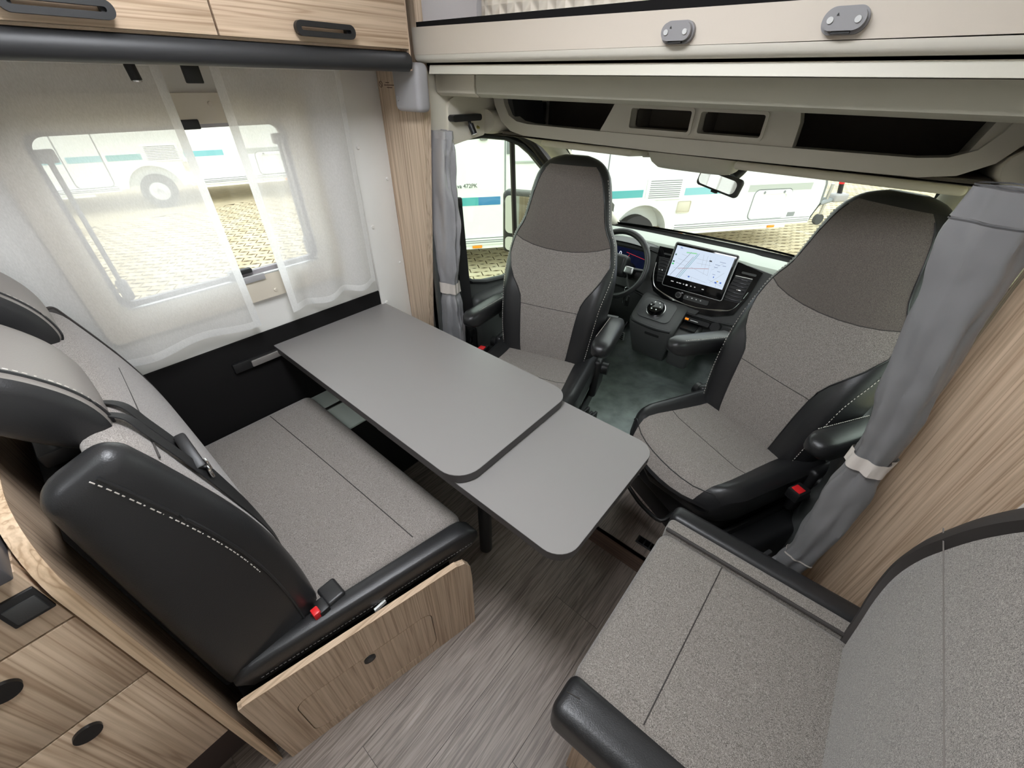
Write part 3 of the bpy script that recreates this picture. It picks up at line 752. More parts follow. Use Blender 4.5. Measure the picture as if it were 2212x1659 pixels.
# ---- side seat
ss = thing('side_seat', 'grey fabric side seat with black leatherette ends and tall rounded back', 'seat', (.15, .64, 0))
def nfn(p):
    x, y, z = p; u = (x-.13)/.25; v = (y-.62)/.27
    return (x, y, z+(.010*max(0, 1-u*u)*max(0, 1-v*v) if z > .45 else 0))
sb_ = part('seat_base', bx(-.055, XR-.012, .335, .99, 0, .365), WOOD_V, ss)
part('base_hatch', bx(.02, .40, .329, .336, .04, .315, r=.002), WOOD_V, sb_)
part('hatch_groove', bx(.016, .404, .333, .3355, .036, .319), WG, sb_)
cu = part('seat_cushion', soft(-.115, .40, .372, .875, .365, .487, .03, (8, 8, 2), nfn), FAB_W, ss)
part('seat_seam', tube([(lerp(.052, .062, k/12), lerp(.39, .86, k/12), .4875+.0092*max(0, 1-((lerp(.39, .86, k/12)-.62)/.27)**2)) for k in range(13)], .0014, 6), PIPE, cu)
be = [soft(-.118, .40, .284, .386, .362, .485, .026, (8, 3, 3), lambda p: (p[0]+.0*p[1], p[1]+.03*((p[0]+.118)/.5), p[2]))]
nb = part('near_bolster', be[0], LEA, ss, 'black leatherette bolster')
part('near_stitching', dashes([(lerp(-.10, .38, k/30), .3025+.03*(lerp(-.10, .38, k/30)+.118)/.5, .452) for k in range(31)], .006, .004, .001), STITCH, nb)
part('near_crease', tube([(-.105, .335, .4846), (-.075, .342, .486)], .0014, 5), PIPE, nb)
part('far_strip', soft(-.113, .40, .872, .925, .40, .496, .016, (8, 2, 2)), FAB_W, ss)
part('strip_piping', tube([(-.108, .874, .492), (.39, .874, .494)], .0055, 8), PIPE, ss)
part('far_bolster', soft(-.118, .42, .918, .985, .36, .502, .022, (8, 2, 3)), LEA, ss, 'black leatherette end')
# tall back
YM = tab_([(.455, .855), (.56, .892), (.63, .925), (.71, .940), (.80, .924), (.89, .888), (.96, .858), (1.03, .820), (1.09, .775), (1.13, .72)])
def ymax(z): return interp(YM, z)
ZT = 1.13
def bxf(y, z): return .347+.010*abs((z-.72)/.3)**2+.010*max(0, (z-.88)/.2)**1.5+.02*max(0, .30-y)
NU, NV = 26, 26
gb = B(); grid = []
for j in range(NV+1):
    z = lerp(.455, ZT, j/NV); ym = ymax(z); row = []
    for i in range(NU+1):
        y = lerp(.18, ym, i/NU); e = min((ym-y)/.03, (ZT-z)/.03, 1); e = math.sqrt(max(0, 1-(1-e)**2))
        row.append((bxf(y, z)+.022*(1-e), y, z))
    grid.append(row)
loft(grid, False, False, gb)
bkc = part('back_cushion', gb, FAB_W, ss)
rim = [(ymax(z), z) for z in [lerp(.455, ZT, j/50) for j in range(51)]]+[(lerp(.71, .18, j/10), ZT) for j in range(1, 11)]
secs_ = []
for k, (y, z) in enumerate(rim):
    a_, b_ = rim[max(k-1, 0)], rim[min(k+1, len(rim)-1)]
    nn = Vector((b_[1]-a_[1], -(b_[0]-a_[0]))).normalized(); x0 = bxf(y, z)
    def q_(x, d): return (min(x, XR-.012), y+nn.x*d, z+nn.y*d)
    secs_.append([q_(x0+.010, -.006), q_(x0-.004, 0), q_(x0-.004, .012), q_(x0+.004, .030), q_(x0+.03, .036), q_(XR-.012, .036), q_(XR-.012, -.02), q_(x0+.04, -.02)])
part('back_edge', loft(secs_), PIPE, bkc, 'dark grey edge band')
part('back_seam', tube([(bxf(y, .875)-.0005, y, .875) for y in [lerp(.2, .93, k/14) for k in range(15)]], .0013, 6), mat('back_seam_grey', (120, 114, 109), .9), bkc)  # seam tone kept close to the fabric

# ---- drop down bed
bd = thing('drop_down_bed', 'cream panelled drop down bed above the cab opening', 'bed', (-.4, 1.4, 1.62))
part('bed_panel', plate([(-1.334, 1.641), (XR, 1.646), (XR, 1.692), (-.2, 1.7), (-1.334, 1.708)], [], 1, 1.08, 1.10), CREAM, bd)
part('bed_lip', plate([(1.081, 1.643), (1.083, 1.632), (1.09, 1.625), (1.10, 1.622), (1.12, 1.622), (1.12, 1.645)], [], 0, -1.334, XR), BEIGE2, bd)
part('bed_base', bx(-1.59, XR-.005, 1.12, 1.89, 1.622, 1.66), BLK_M, bd)
part('bed_edge', plate([(-1.334, 1.66), (XR, 1.66), (XR, 1.722), (-1.334, 1.722)], [], 1, 1.10, 1.135), BLK_M, bd, 'black bed edge')
def quilt_mat():
    mt = bpy.data.materials.new('quilted_cream'); mt.use_nodes = True; nt = mt.node_tree; b = nt.nodes['Principled BSDF']
    b.inputs['Base Color'].default_value = lin((226, 216, 200)); b.inputs['Roughness'].default_value = .6; b.inputs['Coat Weight'].default_value = .5; b.inputs['Coat Roughness'].default_value = .2
    tc = nt.nodes.new('ShaderNodeTexCoord'); hs = []
    for a in (45, -45):
        mp = nt.nodes.new('ShaderNodeMapping'); mp.inputs['Rotation'].default_value = (0, R(a), 0); nt.links.new(tc.outputs['Object'], mp.inputs[0])
        wv = nt.nodes.new('ShaderNodeTexWave'); wv.inputs['Scale'].default_value = 8; nt.links.new(mp.outputs[0], wv.inputs['Vector']); hs.append(wv)
    mn = nt.nodes.new('ShaderNodeMath'); mn.operation = 'MINIMUM'; nt.links.new(hs[0].outputs['Fac'], mn.inputs[0]); nt.links.new(hs[1].outputs['Fac'], mn.inputs[1])
    bp = nt.nodes.new('ShaderNodeBump'); bp.inputs['Strength'].default_value = .8; bp.inputs['Distance'].default_value = .01
    nt.links.new(mn.outputs[0], bp.inputs['Height']); nt.links.new(bp.outputs[0], b.inputs['Normal']); return mt
ms = thing('mattress', 'cream quilted mattress lying on the drop down bed', 'mattress', (-.35, 1.5, 1.66))
part('mattress_body', soft(-1.12, .44, 1.15, 1.86, 1.66, 1.80, .04, (14, 6, 3)), quilt_mat(), ms)
part('plastic_wrap', soft(-1.135, -1.05, 1.145, 1.40, 1.66, 1.79, .04, (2, 4, 3)), glass('clear_film', (.93, .94, .95)), ms, 'clear plastic wrap')
def latch(cx, cz, lab):
    l = thing('bed_latch', lab, 'latch', (cx, 1.08, cz), 0, 'latches on the bed panel')
    part('latch_plate', plate(rrect(cx-.034, cx+.034, cz-.019, cz+.019, .018, 8), [], 1, 1.070, 1.081), GPL2, l)
    part('latch_body', plate(rrect(cx-.031, cx+.031, cz-.014, cz+.016, .0148, 8), [], 1, 1.059, 1.072), GPL2, l)
    part('latch_slot', bx(cx-.014, cx+.014, 1.062, 1.072, cz-.0178, cz-.0135), BLK, l)
    part('latch_mark', plate([(cx-.013, cz+.006), (cx-.009, cz+.006), (cx-.011, cz+.0095)], [], 1, 1.0572, 1.0582), BLK, l)
    for s_ in (-.020, .020): part('screw', tube([(cx+s_, 1.060, cz), (cx+s_, 1.0565, cz)], .0048, 14), SCREWM, l)
latch(-.462, 1.664, 'oval grey bed latch closer to the driver side of the cream panel'); latch(-.170, 1.669, 'oval grey bed latch closer to the wide wood partition')
# ================================================================== CAB
# ---- swivelled front seats (local: facing -y, origin on the floor below the seat/back joint)
def front_seat(label, loc, rot, buckle_side, arm_z=0, arm_y=0):
    root = thing('swivel_chair', label, 'chair', loc, R(rot), 'swivelled cab seats')
    HW = [(0, .205), (.10, .238), (.42, .264), (.56, .246), (.70, .202), (.84, .178), (.92, .158), (.96, .132), (.985, .098), (1, .05)]
    CC = [(0, .50), (.30, .53), (.40, .60), (.50, .84), (.55, .93), (.75, .90), (.93, .82), (1, .7)]
    TH = [(0, .085), (.15, .095), (.5, .080), (.62, .062), (.8, .058), (.93, .048), (.98, .036), (1, .018)]
    BO = [(0, .020), (.15, .038), (.38, .040), (.50, .010), (.56, 0), (1, 0)]
    HD = [(0, .006), (.3, .012), (.5, .0), (.6, .0), (.66, .016), (.82, .02), (.93, .008), (1, 0)]
    HW, CC, TH, BO, HD = (tab_(q, 5) for q in (HW, CC, TH, BO, HD))
    T = [0, .03, .06, .1, .15, .2, .25, .29, .33, .37, .41, .45, .49, .53, .57, .60, .63, .67, .71, .75, .80, .85, .89, .92, .945, .965, .975, .984, .992, .997, 1]
    FC = [-1, -.8, -.55, -.28, 0, .28, .55, .8, 1]           # fabric columns
    SCn = [.25, .5, .72, .88, .97, 1]                        # towards the outer edge
    def axis(t): return (.035+.19*t+.05*max(0, .25-t), .45+.885*t)
    rows = []
    for t in T:
        hw, cc, th, bo, hd = (interp(q, t) for q in (HW, CC, TH, BO, HD))
        def fy(x):
            u = abs(x)/hw; y = -th*max(0, 1-u**5)**.4
            y -= bo*math.exp(-((u-.80)/.17)**2); y -= hd*max(0, 1-(u/.85)**2); return y
        xs = [hw*cc*s for s in FC]
        side = [hw*(cc+(1-cc)*s) for s in SCn]
        back = [hw*s for s in (.93, .75, .4, 0, -.4, -.75, -.93)]
        pts = []
        for x in [-s for s in reversed(side)][0:]+xs+side: pts.append((x, fy(x)))
        for x in back: pts.append((x, th*.9*max(0, 1-(abs(x)/hw)**5)**.4))
        row = []
        for x, y in pts:
            dt_ = .045*(abs(x)/hw)**2*math.exp(-((t-.60)/.09)**2)
            ay, az = axis(t+dt_ if t < .97 else t)
            row.append(Vector((x, ay+y, az)))
        rows.append(row)
    n = len(rows[0]); NS = len(SCn); F0 = NS; F1 = NS+len(FC)-1
    keys = {}
    for i in range(len(T)-1):
        tm = (T[i]+T[i+1])/2
        for j in range(n):
            if F0 <= j < F1 and tm < .965:
                k = 'lumbar_panel' if tm < .33 else ('shoulder_panel' if tm < .60 else 'head_panel')
            elif j < F0 and tm < .965: k = 'bolster_a'
            elif F1 <= j < F1+NS and tm < .965: k = 'bolster_b'
            else: k = 'back_shell'
            keys.setdefault(k, []).append((i, j))
    objs = {}
    for k, fs in keys.items():
        bm = B(); vs = {}
        def V(i, j):
            j %= n
            if (i, j) not in vs: vs[(i, j)] = bm.verts.new(rows[i][j])
            return vs[(i, j)]
        for i, j in fs: bm.faces.new((V(i, j), V(i, j+1), V(i+1, j+1), V(i+1, j)))
        if k == 'back_shell':
            bm.faces.new([V(0, j) for j in range(n)]); bm.faces.new([V(len(T)-1, j) for j in range(n)])
        m_ = FAB if k.endswith('panel') else LEA
        nm = 'side_bolster' if k.startswith('bolster') else k
        if k == 'head_panel': m_ = fabric('dark_grey_melange', (132, 124, 118), (80, 74, 70))
        objs[k] = ob(nm, bm, m_, root, {'head_panel': 'dark grey headrest panel', 'lumbar_panel': 'light grey lumbar panel'}.get(k), 60)
    iA = T.index(.33); iH = T.index(.60)
    def rowline(i, e): return [rows[i][j]+Vector((0, -e, 0)) for j in range(F0, F1+1)]
    ob('panel_seam', tube(rowline(iA, 0), .0014, 6), PIPE, objs['lumbar_panel'])
    ob('head_seam', tube(rowline(iH, 0), .0016, 6), PIPE, objs['head_panel'])
    for key, j, s in (('bolster_a', F0, -1), ('bolster_b', F1, 1)):
        ln = [rows[i][j] for i in range(len(T)-6)]
        ob('piping', tube(ln, .0026, 6), LEA, objs[key])
        jj = j+s*3
        ob('stitching', dashes([rows[i][jj]+Vector((s*.0015, -.0012, 0)) for i in range(2, len(T)-7)], .006, .005, .0011), STITCH, objs[key])
    # cushion
    Y = [.09, .06, .02, -.03, -.09, -.16, -.23, -.30, -.36, -.40, -.43, -.45, -.463, -.47]
    crow = []
    for y in Y:
        k = max(0, (-y-.30)/.17); hw = .255-.045*k**2; dy = .075*k**.8
        drop = .05*max(0, (-y-.37)/.10)**2; shrink = math.sqrt(max(.02, 1-max(0, (-y-.40)/.071)**2))
        cc = .66+.10*max(0, (-y-.1)/.37)
        zm = .445
        def tz(x):
            u = abs(x)/hw; return .508+.016*max(0, -y)/.47-drop+.030*math.exp(-((u-.86)/.15)**2)*(1-.6*k)-.10*max(0, u-.86)**2/.02*.25
        pts = []
        xs = [-hw*(cc+(1-cc)*s) for s in (1, .92, .75, .5, .25)]+[hw*cc*s for s in FC]+[hw*(cc+(1-cc)*s) for s in (.25, .5, .75, .92, 1)]
        for x in xs:
            z = zm+(tz(x)-zm)*shrink; pts.append(Vector((x, y+dy*(abs(x)/hw)**2.2, z)))
        for x, z in ((hw*1.01, .46), (hw*.99, .41), (hw*.9, .375), (0, .372), (-hw*.9, .375), (-hw*.99, .41), (-hw*1.01, .46)):
            pts.append(Vector((x, y+dy*(abs(x)/hw)**2.2, zm+(z-zm)*shrink)))
        crow.append(pts)
    n2 = len(crow[0]); groups = {}
    for i in range(len(Y)-1):
        for j in range(n2):
            k = 'cushion_panel' if 5 <= j < 13 else ('cushion_bolster_a' if j < 5 else ('cushion_bolster_b' if 13 <= j < 18 else 'cushion_skirt'))
            if i >= len(Y)-2 : k = 'cushion_skirt'
            groups.setdefault(k, []).append((i, j))
    cobj = {}
    for k, fs in groups.items():
        bm = B(); vs = {}
        def V(i, j):
            j %= n2
            if (i, j) not in vs: vs[(i, j)] = bm.verts.new(crow[i][j])
            return vs[(i, j)]
        for i, j in fs: bm.faces.new((V(i, j), V(i, j+1), V(i+1, j+1), V(i+1, j)))
        if k == 'cushion_skirt':
            bm.faces.new([V(0, j) for j in range(n2)]); bm.faces.new([V(len(Y)-1, j) for j in range(n2)])
        cobj[k] = ob('cushion_bolster' if 'bolster' in k else k, bm, FAB if k == 'cushion_panel' else LEA, root, None, 60)
    ob('cushion_seam', tube([crow[6][j]for j in range(5, 14)], .0012, 6), PIPE, cobj['cushion_panel'])
    ob('front_piping', tube([crow[10][j]+Vector((0, -.001, .001)) for j in range(0, 18)], .0018, 6), LEA, cobj['cushion_skirt'])
    # armrests
    for s in (-1, 1):
        secs = []
        for t in (0, .03, .1, .3, .6, .85, .94, .98, 1):
            y = lerp(.14, -.215+arm_y, t); z = lerp(.675, .725, t)+arm_z; e = math.sqrt(max(.03, 1-(max(0, t-.85)/.152)**2)) if t > .85 else (1 if t > .05 else .8)
            w_, h_ = .041*e, .043*e*(1-.12*t)
            secs.append([(s*.298+w_*math.copysign(abs(cos(a))**.6, cos(a)), y, z+h_*math.copysign(abs(sin(a))**.6, sin(a))) for a in [2*PI*k/18 for k in range(18)]])
        ar = ob('armrest', loft(secs), LEA, root, 'black leatherette armrest')
        ob('armrest_stitching', dashes([(s*.298-s*.030, lerp(.10, -.17, k/10), lerp(.68, .720, k/10)+.040+arm_z) for k in range(11)], .006, .005, .001), STITCH, ar)
        ob('armrest_pivot', tube([(s*.24, .13, .675), (s*.30, .13, .675)], .03, 16), BLK, root)
        ob('hinge_cover', soft(s*.262-.018, s*.262+.018, -.02, .14, .33, .52, .015, (2, 4, 4), lambda p: (p[0], p[1]+(p[2]-.4)*.2, p[2])), BLK, root)
        ob('recliner_knob', tube([(s*.275, .04, .47), (s*.31, .04, .47)], .03, 12), BLK, root)
    # base
    ob('seat_frame', soft(-.225, .225, -.40, .10, .27, .385, .03, (4, 4, 2)), BLK, root)
    ob('side_rail', bx(-.25, -.235, -.36, .12, .24, .33, r=.004), BLK, root); ob('side_rail', bx(.235, .25, -.36, .12, .24, .33, r=.004), BLK, root)
    ob('swivel_plate', tube([(0, -.14, .235), (0, -.14, .275)], .19, 28), DGREY, root)
    ob('pedestal', bx(-.20, .20, -.33, .08, .055, .238, r=.012), BLK, root)
    lv = tube(subdiv([(.10, -.40, .30), (.10, -.455, .285), (.03, -.47, .28), (-.03, -.47, .28), (-.10, -.455, .285), (-.10, -.40, .30)], 4), .008, 8)
    ob('slide_lever', lv, BLK, root)
    ob('wire_clip', tube(subdiv([(.22, -.28, .24), (.26, -.31, .20), (.24, -.34, .16), (.27, -.36, .13)], 5), .004, 6), ALU, root)
    ob('bracket_plate', bx(.16, .255, -.20, -.05, .10, .14, r=.004), DGREY, root)
    if buckle_side > 0: ob('underseat_dark_fill', soft(.20, .325, -.34, .12, .062, .30, .03, (2, 4, 3)), BLK, root)  # black block added to darken the space below the passenger seat
    if buckle_side > 0: ob('cover_lever', tube([(.33, -.30, .24), (.345, -.22, .26), (.34, -.16, .255)], .008, 8), DGREY, root)
    s = buckle_side
    ob('buckle_stalk', tube([(s*.285, .02, .40), (s*.29, -.05, .455), (s*.292, -.085, .49)], [.016, .014, .018], 10), BLK, root)
    bk = ob('buckle', bx(s*.292-.022, s*.292+.022, -.135, -.075, .475, .515, r=.006), BLK, root)
    ob('release_button', bx(s*.292-.015, s*.292+.015, -.128, -.098, .505, .5185, r=.002), RED, bk, 'red release button')
    return root
front_seat('grey and black driver seat turned around in front of the steering wheel', (-.975, 1.42, 0), 16, -1, -.012, -.02)
front_seat('grey and black passenger seat turned around beside the wood partition', (-.05, 1.51, 0), -26, 1, .025)

# ---- fire extinguisher style black holder beside the driver seat
ho = thing('document_holder', 'black plastic holder clipped to the driver seat side', 'holder', (-.62, 1.28, .1))
hb = B(); box(hb, -.655, -.585, 1.22, 1.34, .12, .34, r=.012)
part('holder_body', hb, BLK, ho)
hb = B()
for dx, h_ in ((-.645, .40), (-.625, .385), (-.605, .395)): box(hb, dx-.006, dx+.006, 1.24, 1.32, .33, h_, r=.002)
part('holder_ribs', hb, BLK, ho)

# ---- grey blackout curtains of the cab
CURT = mat('silver_grey_curtain', (178, 178, 181), .34, metal=.5, bump=.8, bscale=26)
CURTL = mat('grey_curtain', (120, 119, 120), .38, bump=.6, bscale=20)
STRAPM = mat('pale_strap', (206, 198, 190), .8)
def bundle(t, spine, material, folds, seed):
    rnd = random.Random(seed); ph = [rnd.uniform(0, 6.28) for _ in range(6)]
    def sec(k, grow=0, over=None):
        z, cx, cy, rx, ry = k; out = []
        for i in range(48):
            a = 2*PI*i/48
            q = 1+.10*sin(folds*a+ph[0]+z*3)+.07*sin((folds*2-1)*a+ph[1]-z*5)+.05*sin(3*a+ph[2]+z*22)+.10*noise.noise(Vector((cos(a)*2.2+seed, sin(a)*2.2, z*13)))+.05*noise.noise(Vector((cos(a)*5+seed, sin(a)*5, z*30)))+grow
            out.append((cx+rx*q*cos(a), cy+ry*q*sin(a), z))
        return out
    ks = []
    for a, b in zip(spine, spine[1:]):
        for i in range(12):
            s = i/12; s2 = s*s*(3-2*s); ks.append(tuple(lerp(p, q, s if q is b[0] else s2) for p, q in zip(a, b)))
    ks.append(spine[-1])
    part('cloth', loft([sec(k) for k in ks]), material, t)
    return sec, ks
ct = thing('cab_curtain', 'silver grey blackout curtain tied beside the driver door', 'curtain', (-1.37, 1.17, .55))
spL = [(1.428, -1.348, 1.165, .070, .022), (1.36, -1.372, 1.165, .092, .026), (1.28, -1.382, 1.17, .094, .03), (1.10, -1.380, 1.18, .088, .034), (.93, -1.383, 1.18, .080, .034),
       (.845, -1.375, 1.18, .052, .032), (.79, -1.372, 1.18, .046, .03), (.73, -1.375, 1.18, .062, .036), (.60, -1.385, 1.18, .085, .04), (.42, -1.39, 1.18, .09, .042)]
sec, ks = bundle(ct, spL, CURT, 5, 3)
part('tie_strap', loft([sec((z_, -1.372, 1.18, .054, .037), .02) for z_ in (.79, .80, .825, .84)], cap=False), STRAPM, ct, 'pale tie strap')
part('top_hem', loft([sec((z_, -1.345, 1.165, .069, .024), .01) for z_ in (1.405, 1.43)], cap=False), CURT, ct)
ct = thing('cab_curtain', 'grey blackout curtain with pale strap beside the wood partition', 'curtain', (.19, 1.06, .4))
spR = [(1.45, .158, 1.052, .052, .034), (1.40, .160, 1.052, .053, .036), (1.25, .176, 1.054, .050, .036), (1.08, .198, 1.056, .045, .036), (.97, .212, 1.058, .041, .034),
       (.89, .217, 1.06, .037, .032), (.85, .219, 1.06, .037, .032), (.77, .221, 1.06, .046, .034), (.62, .226, 1.06, .042, .034), (.50, .226, 1.06, .034, .028), (.43, .216, 1.055, .036, .022), (.39, .205, 1.048, .036, .015)]
sec, ks = bundle(ct, spR, CURTL, 4, 11)
part('tie_strap', loft([sec((z_, .2175, 1.06, .040, .036), .06) for z_ in (.852, .86, .884, .892)], cap=False), STRAPM, ct, 'pale tie strap')
part('top_hem', loft([sec((z_, .159, 1.052, .0535, .036), .02) for z_ in (1.405, 1.41, 1.448, 1.452)], cap=False), CURTL, ct)
for z_ in (1.402, 1.455): part('hem_seam', loft([sec((q, .1595, 1.052, .0535, .036), .03) for q in (z_-.0012, z_+.0012)], cap=False), mat('curtain_seam', (74, 73, 74), .7), ct)
part('bottom_hem', loft([sec((z_, .2235, 1.058, .036, .027), .03) for z_ in (.474, .48)], cap=False), STRAPM, ct)

# ---- driver belt
bt = thing('driver_belt', 'black belt strap hanging on the post behind the driver seat', 'belt', (-1.37, 1.27, .5))
strap([(-1.375, 1.262, 1.16), (-1.372, 1.268, 1.0), (-1.368, 1.28, .75), (-1.362, 1.295, .50), (-1.36, 1.30, .35)], .046, 'belt_webbing', bt, Vector((1, -.6, 0)))
part('belt_guide', bx(-1.385, -1.36, 1.245, 1.285, 1.14, 1.18, r=.008), BLK, bt)
part('belt_tongue', bx(-1.372, -1.352, 1.275, 1.325, .50, .545, r=.006), BLK, bt)
part('tongue_plate', bx(-1.365, -1.358, 1.285, 1.315, .455, .505, r=.003), CHROME, bt)

# ---- reading lamp on the panel
rl = thing('reading_lamp', 'black reading lamp with usb bar above the driver door', 'lamp', (-1.35, 1.3, 1.46))
part('lamp_bar', plate(rrect(1.225, 1.378, 1.452, 1.474, .010, 6), [], 0, -1.353, -1.325), BLK, rl)
part('lamp_neck', tube([(-1.335, 1.315, 1.455), (-1.33, 1.318, 1.437)], .006, 10), BLK, rl)
part('lamp_head', tube([(-1.33, 1.318, 1.441), (-1.315, 1.322, 1.41)], .0115, 16), BLK, rl)
part('lens_ring', tube([(-1.315, 1.322, 1.41), (-1.3145, 1.3222, 1.4085)], .0105, 16), WHITE, rl)
hk = thing('brass_hook', 'tiny brass catch beside the reading lamp', 'hook', (-1.35, 1.375, 1.42))
part('hook_knob', tube([(-1.353, 1.378, 1.428), (-1.342, 1.378, 1.426)], [.006, .004], 10), mat('brass', (196, 186, 120), .25, metal=1), hk)

# ---- overhead shelf
sh = thing('overhead_shelf', 'long beige overhead cab shelf with shade-coloured hollow and two cubbies', 'shelf', (CX, 1.5, 1.40))
SHADEIN = mat('shaded_shelf_lining', (112, 106, 98), .95, spec=.05)  # liner colour darkened to carry the shade inside the hollow
outl = [(-1.335, 1.56), (-1.318, 1.50), (-1.285, 1.448), (-1.235, 1.418), (-1.17, 1.407), (-.9, 1.404), (CX, 1.402)]
outl = outl+[(mir(x_), z_) for x_, z_ in reversed(outl[:-1])]
inl = [(-1.285, 1.56), (-1.268, 1.505), (-1.245, 1.470), (-1.205, 1.452), (-1.15, 1.446), (-.9, 1.444), (CX, 1.443)]
inl = inl+[(mir(x_), z_) for x_, z_ in reversed(inl[:-1])]
lb = plate(outl+list(reversed(inl)), [], 1, 1.445, 1.50)
part('shelf_lip', lb, BEIGE2, sh)
part('shelf_floor', bx(-1.30, mir(-1.30), 1.47, 1.85, 1.402, 1.412), SHADEIN, sh)
part('shelf_back', bx(-1.34, mir(-1.34), 1.84, 1.86, 1.39, 1.60), SHADEIN, sh)
for f in (lambda x: x, mir):
    part('shelf_end', plate([(f(-1.335), 1.56), (f(-1.29), 1.45), (f(-1.22), 1.412), (f(-1.235), 1.47), (f(-1.26), 1.56)], [], 1, 1.47, 1.66), DGREY if f(-1) == -1 else BEIGE2, sh)
cb = part('cubby_front', plate([(-.838, 1.444), (-.822, 1.47), (-.775, 1.556), (-.262, 1.556), (-.245, 1.50), (-.243, 1.444)],
          [rrect(-.728, -.532, 1.460, 1.514, .006, 3), rrect(-.505, -.330, 1.460, 1.514, .006, 3)], 1, 1.452, 1.50), BEIGE2, sh)
for a, c in ((-.728, -.532), (-.505, -.330)):
    part('cubby_rim', plate(rrect(a-.008, c+.008, 1.452, 1.522, .01, 4), [rrect(a, c, 1.460, 1.514, .006, 3)], 1, 1.446, 1.456), BEIGE2, cb)
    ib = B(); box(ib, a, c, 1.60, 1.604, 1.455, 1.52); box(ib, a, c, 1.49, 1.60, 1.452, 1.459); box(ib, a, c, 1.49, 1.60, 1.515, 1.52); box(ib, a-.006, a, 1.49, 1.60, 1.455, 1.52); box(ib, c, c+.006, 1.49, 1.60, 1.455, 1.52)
    part('cubby_inside', ib, SHADEIN, cb)
# visors, sensor box, mirror
for nm, x0, x1, y0, lab in (('sun_visor', -1.18, -.765, 1.57, 'beige sun visor folded up above the steering wheel'), ('sun_visor', -.405, .15, 1.56, 'beige sun visor folded up above the passenger side')):
    v = thing(nm, lab, 'visor', ((x0+x1)/2, y0+.08, 1.37), 0, 'cab sun visors')
    part('visor_board', soft(x0, x1, y0, y0+.16, 1.362, 1.386, .011, (8, 4, 1), lambda p: (p[0], p[1], p[2]-.08*(p[1]-1.56))), BEIGE, v)
    part('visor_pivot', tube([(x1-.02 if x0 < CX else x0+.02, y0+.15, 1.352), (x1+.03 if x0 < CX else x0-.03, y0+.15, 1.356)], .008, 10), BEIGE2, v)
sx = thing('sensor_housing', 'beige sensor housing above the rear view mirror', 'housing', (CX, 1.76, 1.36))
secs = []
for z_, hx, y0, y1 in ((1.402, .163, 1.60, 1.83), (1.372, .162, 1.63, 1.83), (1.338, .152, 1.66, 1.85), (1.320, .136, 1.69, 1.85)):
    secs.append([(-.588+hx*cx_, (y0+y1)/2+(y1-y0)/2*cy_, z_) for cx_, cy_ in [(math.copysign(abs(cos(a))**.45, cos(a)), math.copysign(abs(sin(a))**.45, sin(a))) for a in [2*PI*k/28 for k in range(28)]]])
part('housing_shell', loft(secs), BEIGE, sx)
rm = thing('rear_view_mirror', 'oblong rear view mirror on black stem below the sensor housing', 'mirror', (-.49, 1.79, 1.29))
part('mirror_stem', tube(subdiv([(-.455, 1.86, 1.37), (-.44, 1.85, 1.335), (-.46, 1.82, 1.30)], 5), .018, 12), BLK, rm)
Mm = Matrix.Translation((-.492, 1.775, 1.285)) @ Matrix.Rotation(R(9), 4, 'Y') @ Matrix.Rotation(R(-12), 4, 'Z') @ Matrix.Rotation(R(-4), 4, 'X')
mb = soft(-.087, .087, -.0125, .02, -.032, .032, .015, (6, 1, 3)); bmesh.ops.transform(mb, matrix=Mm, verts=mb.verts[:])
part('mirror_shell', mb, DGREY, rm)
mb = plate(rrect(-.076, .076, -.0225, .0225, .018, 6), [], 1, -.0145, -.0118); bmesh.ops.transform(mb, matrix=Mm, verts=mb.verts[:])
part('mirror_glass', mb, mat('mirror_glass', (196, 198, 192), .03, metal=1), rm)
mb = bx(-.012, .012, -.012, .004, -.037, -.028, r=.003); bmesh.ops.transform(mb, matrix=Mm, verts=mb.verts[:])
part('dimming_tab', mb, BLK, rm)

# ---- dashboard
da = thing('dashboard', 'dark dashboard with centre touch screen below the windscreen', 'dashboard', (CX, 2.3, .3))
prof = [(2.58, .80), (2.30, .845), (2.262, .842), (2.245, .825), (2.215, .74), (2.17, .615), (2.185, .60), (2.205, .585), (2.20, .50), (2.27, .36), (2.34, .30), (2.58, .28)]
part('dash_body', plate(prof, [], 0, -1.395, mir(-1.395)), DGREY, da)
# top pad, sky reflection put into its pale colour; wavy rear edge
secs = []
for i in range(41):
    u = i/40; x_ = lerp(-1.39, mir(-1.39), u); bow = 1-(2*u-1)**2
    yb = 2.385+.05*bow-.03*u+.008*sin(u*11); zt = .862+.012*bow
    if abs(x_-CX) < .17: zt += .004
    secs.append([(x_, 2.245, .828), (x_, 2.248, .846), (x_, 2.268, zt-.004), (x_, 2.33, zt), (x_, yb, zt-.002), (x_, yb+.02, zt-.02), (x_, 2.30, .82)])
part('top_pad', loft(secs), mat('dash_pad_painted_sheen', (172, 178, 170), .6, bump=.2, bscale=420), da, 'top pad coloured pale for sky reflection')
part('defroster_panel', bx(-1.36, mir(-1.36), 2.34, 2.60, .842, .850, r=.003), BLK_M, da)
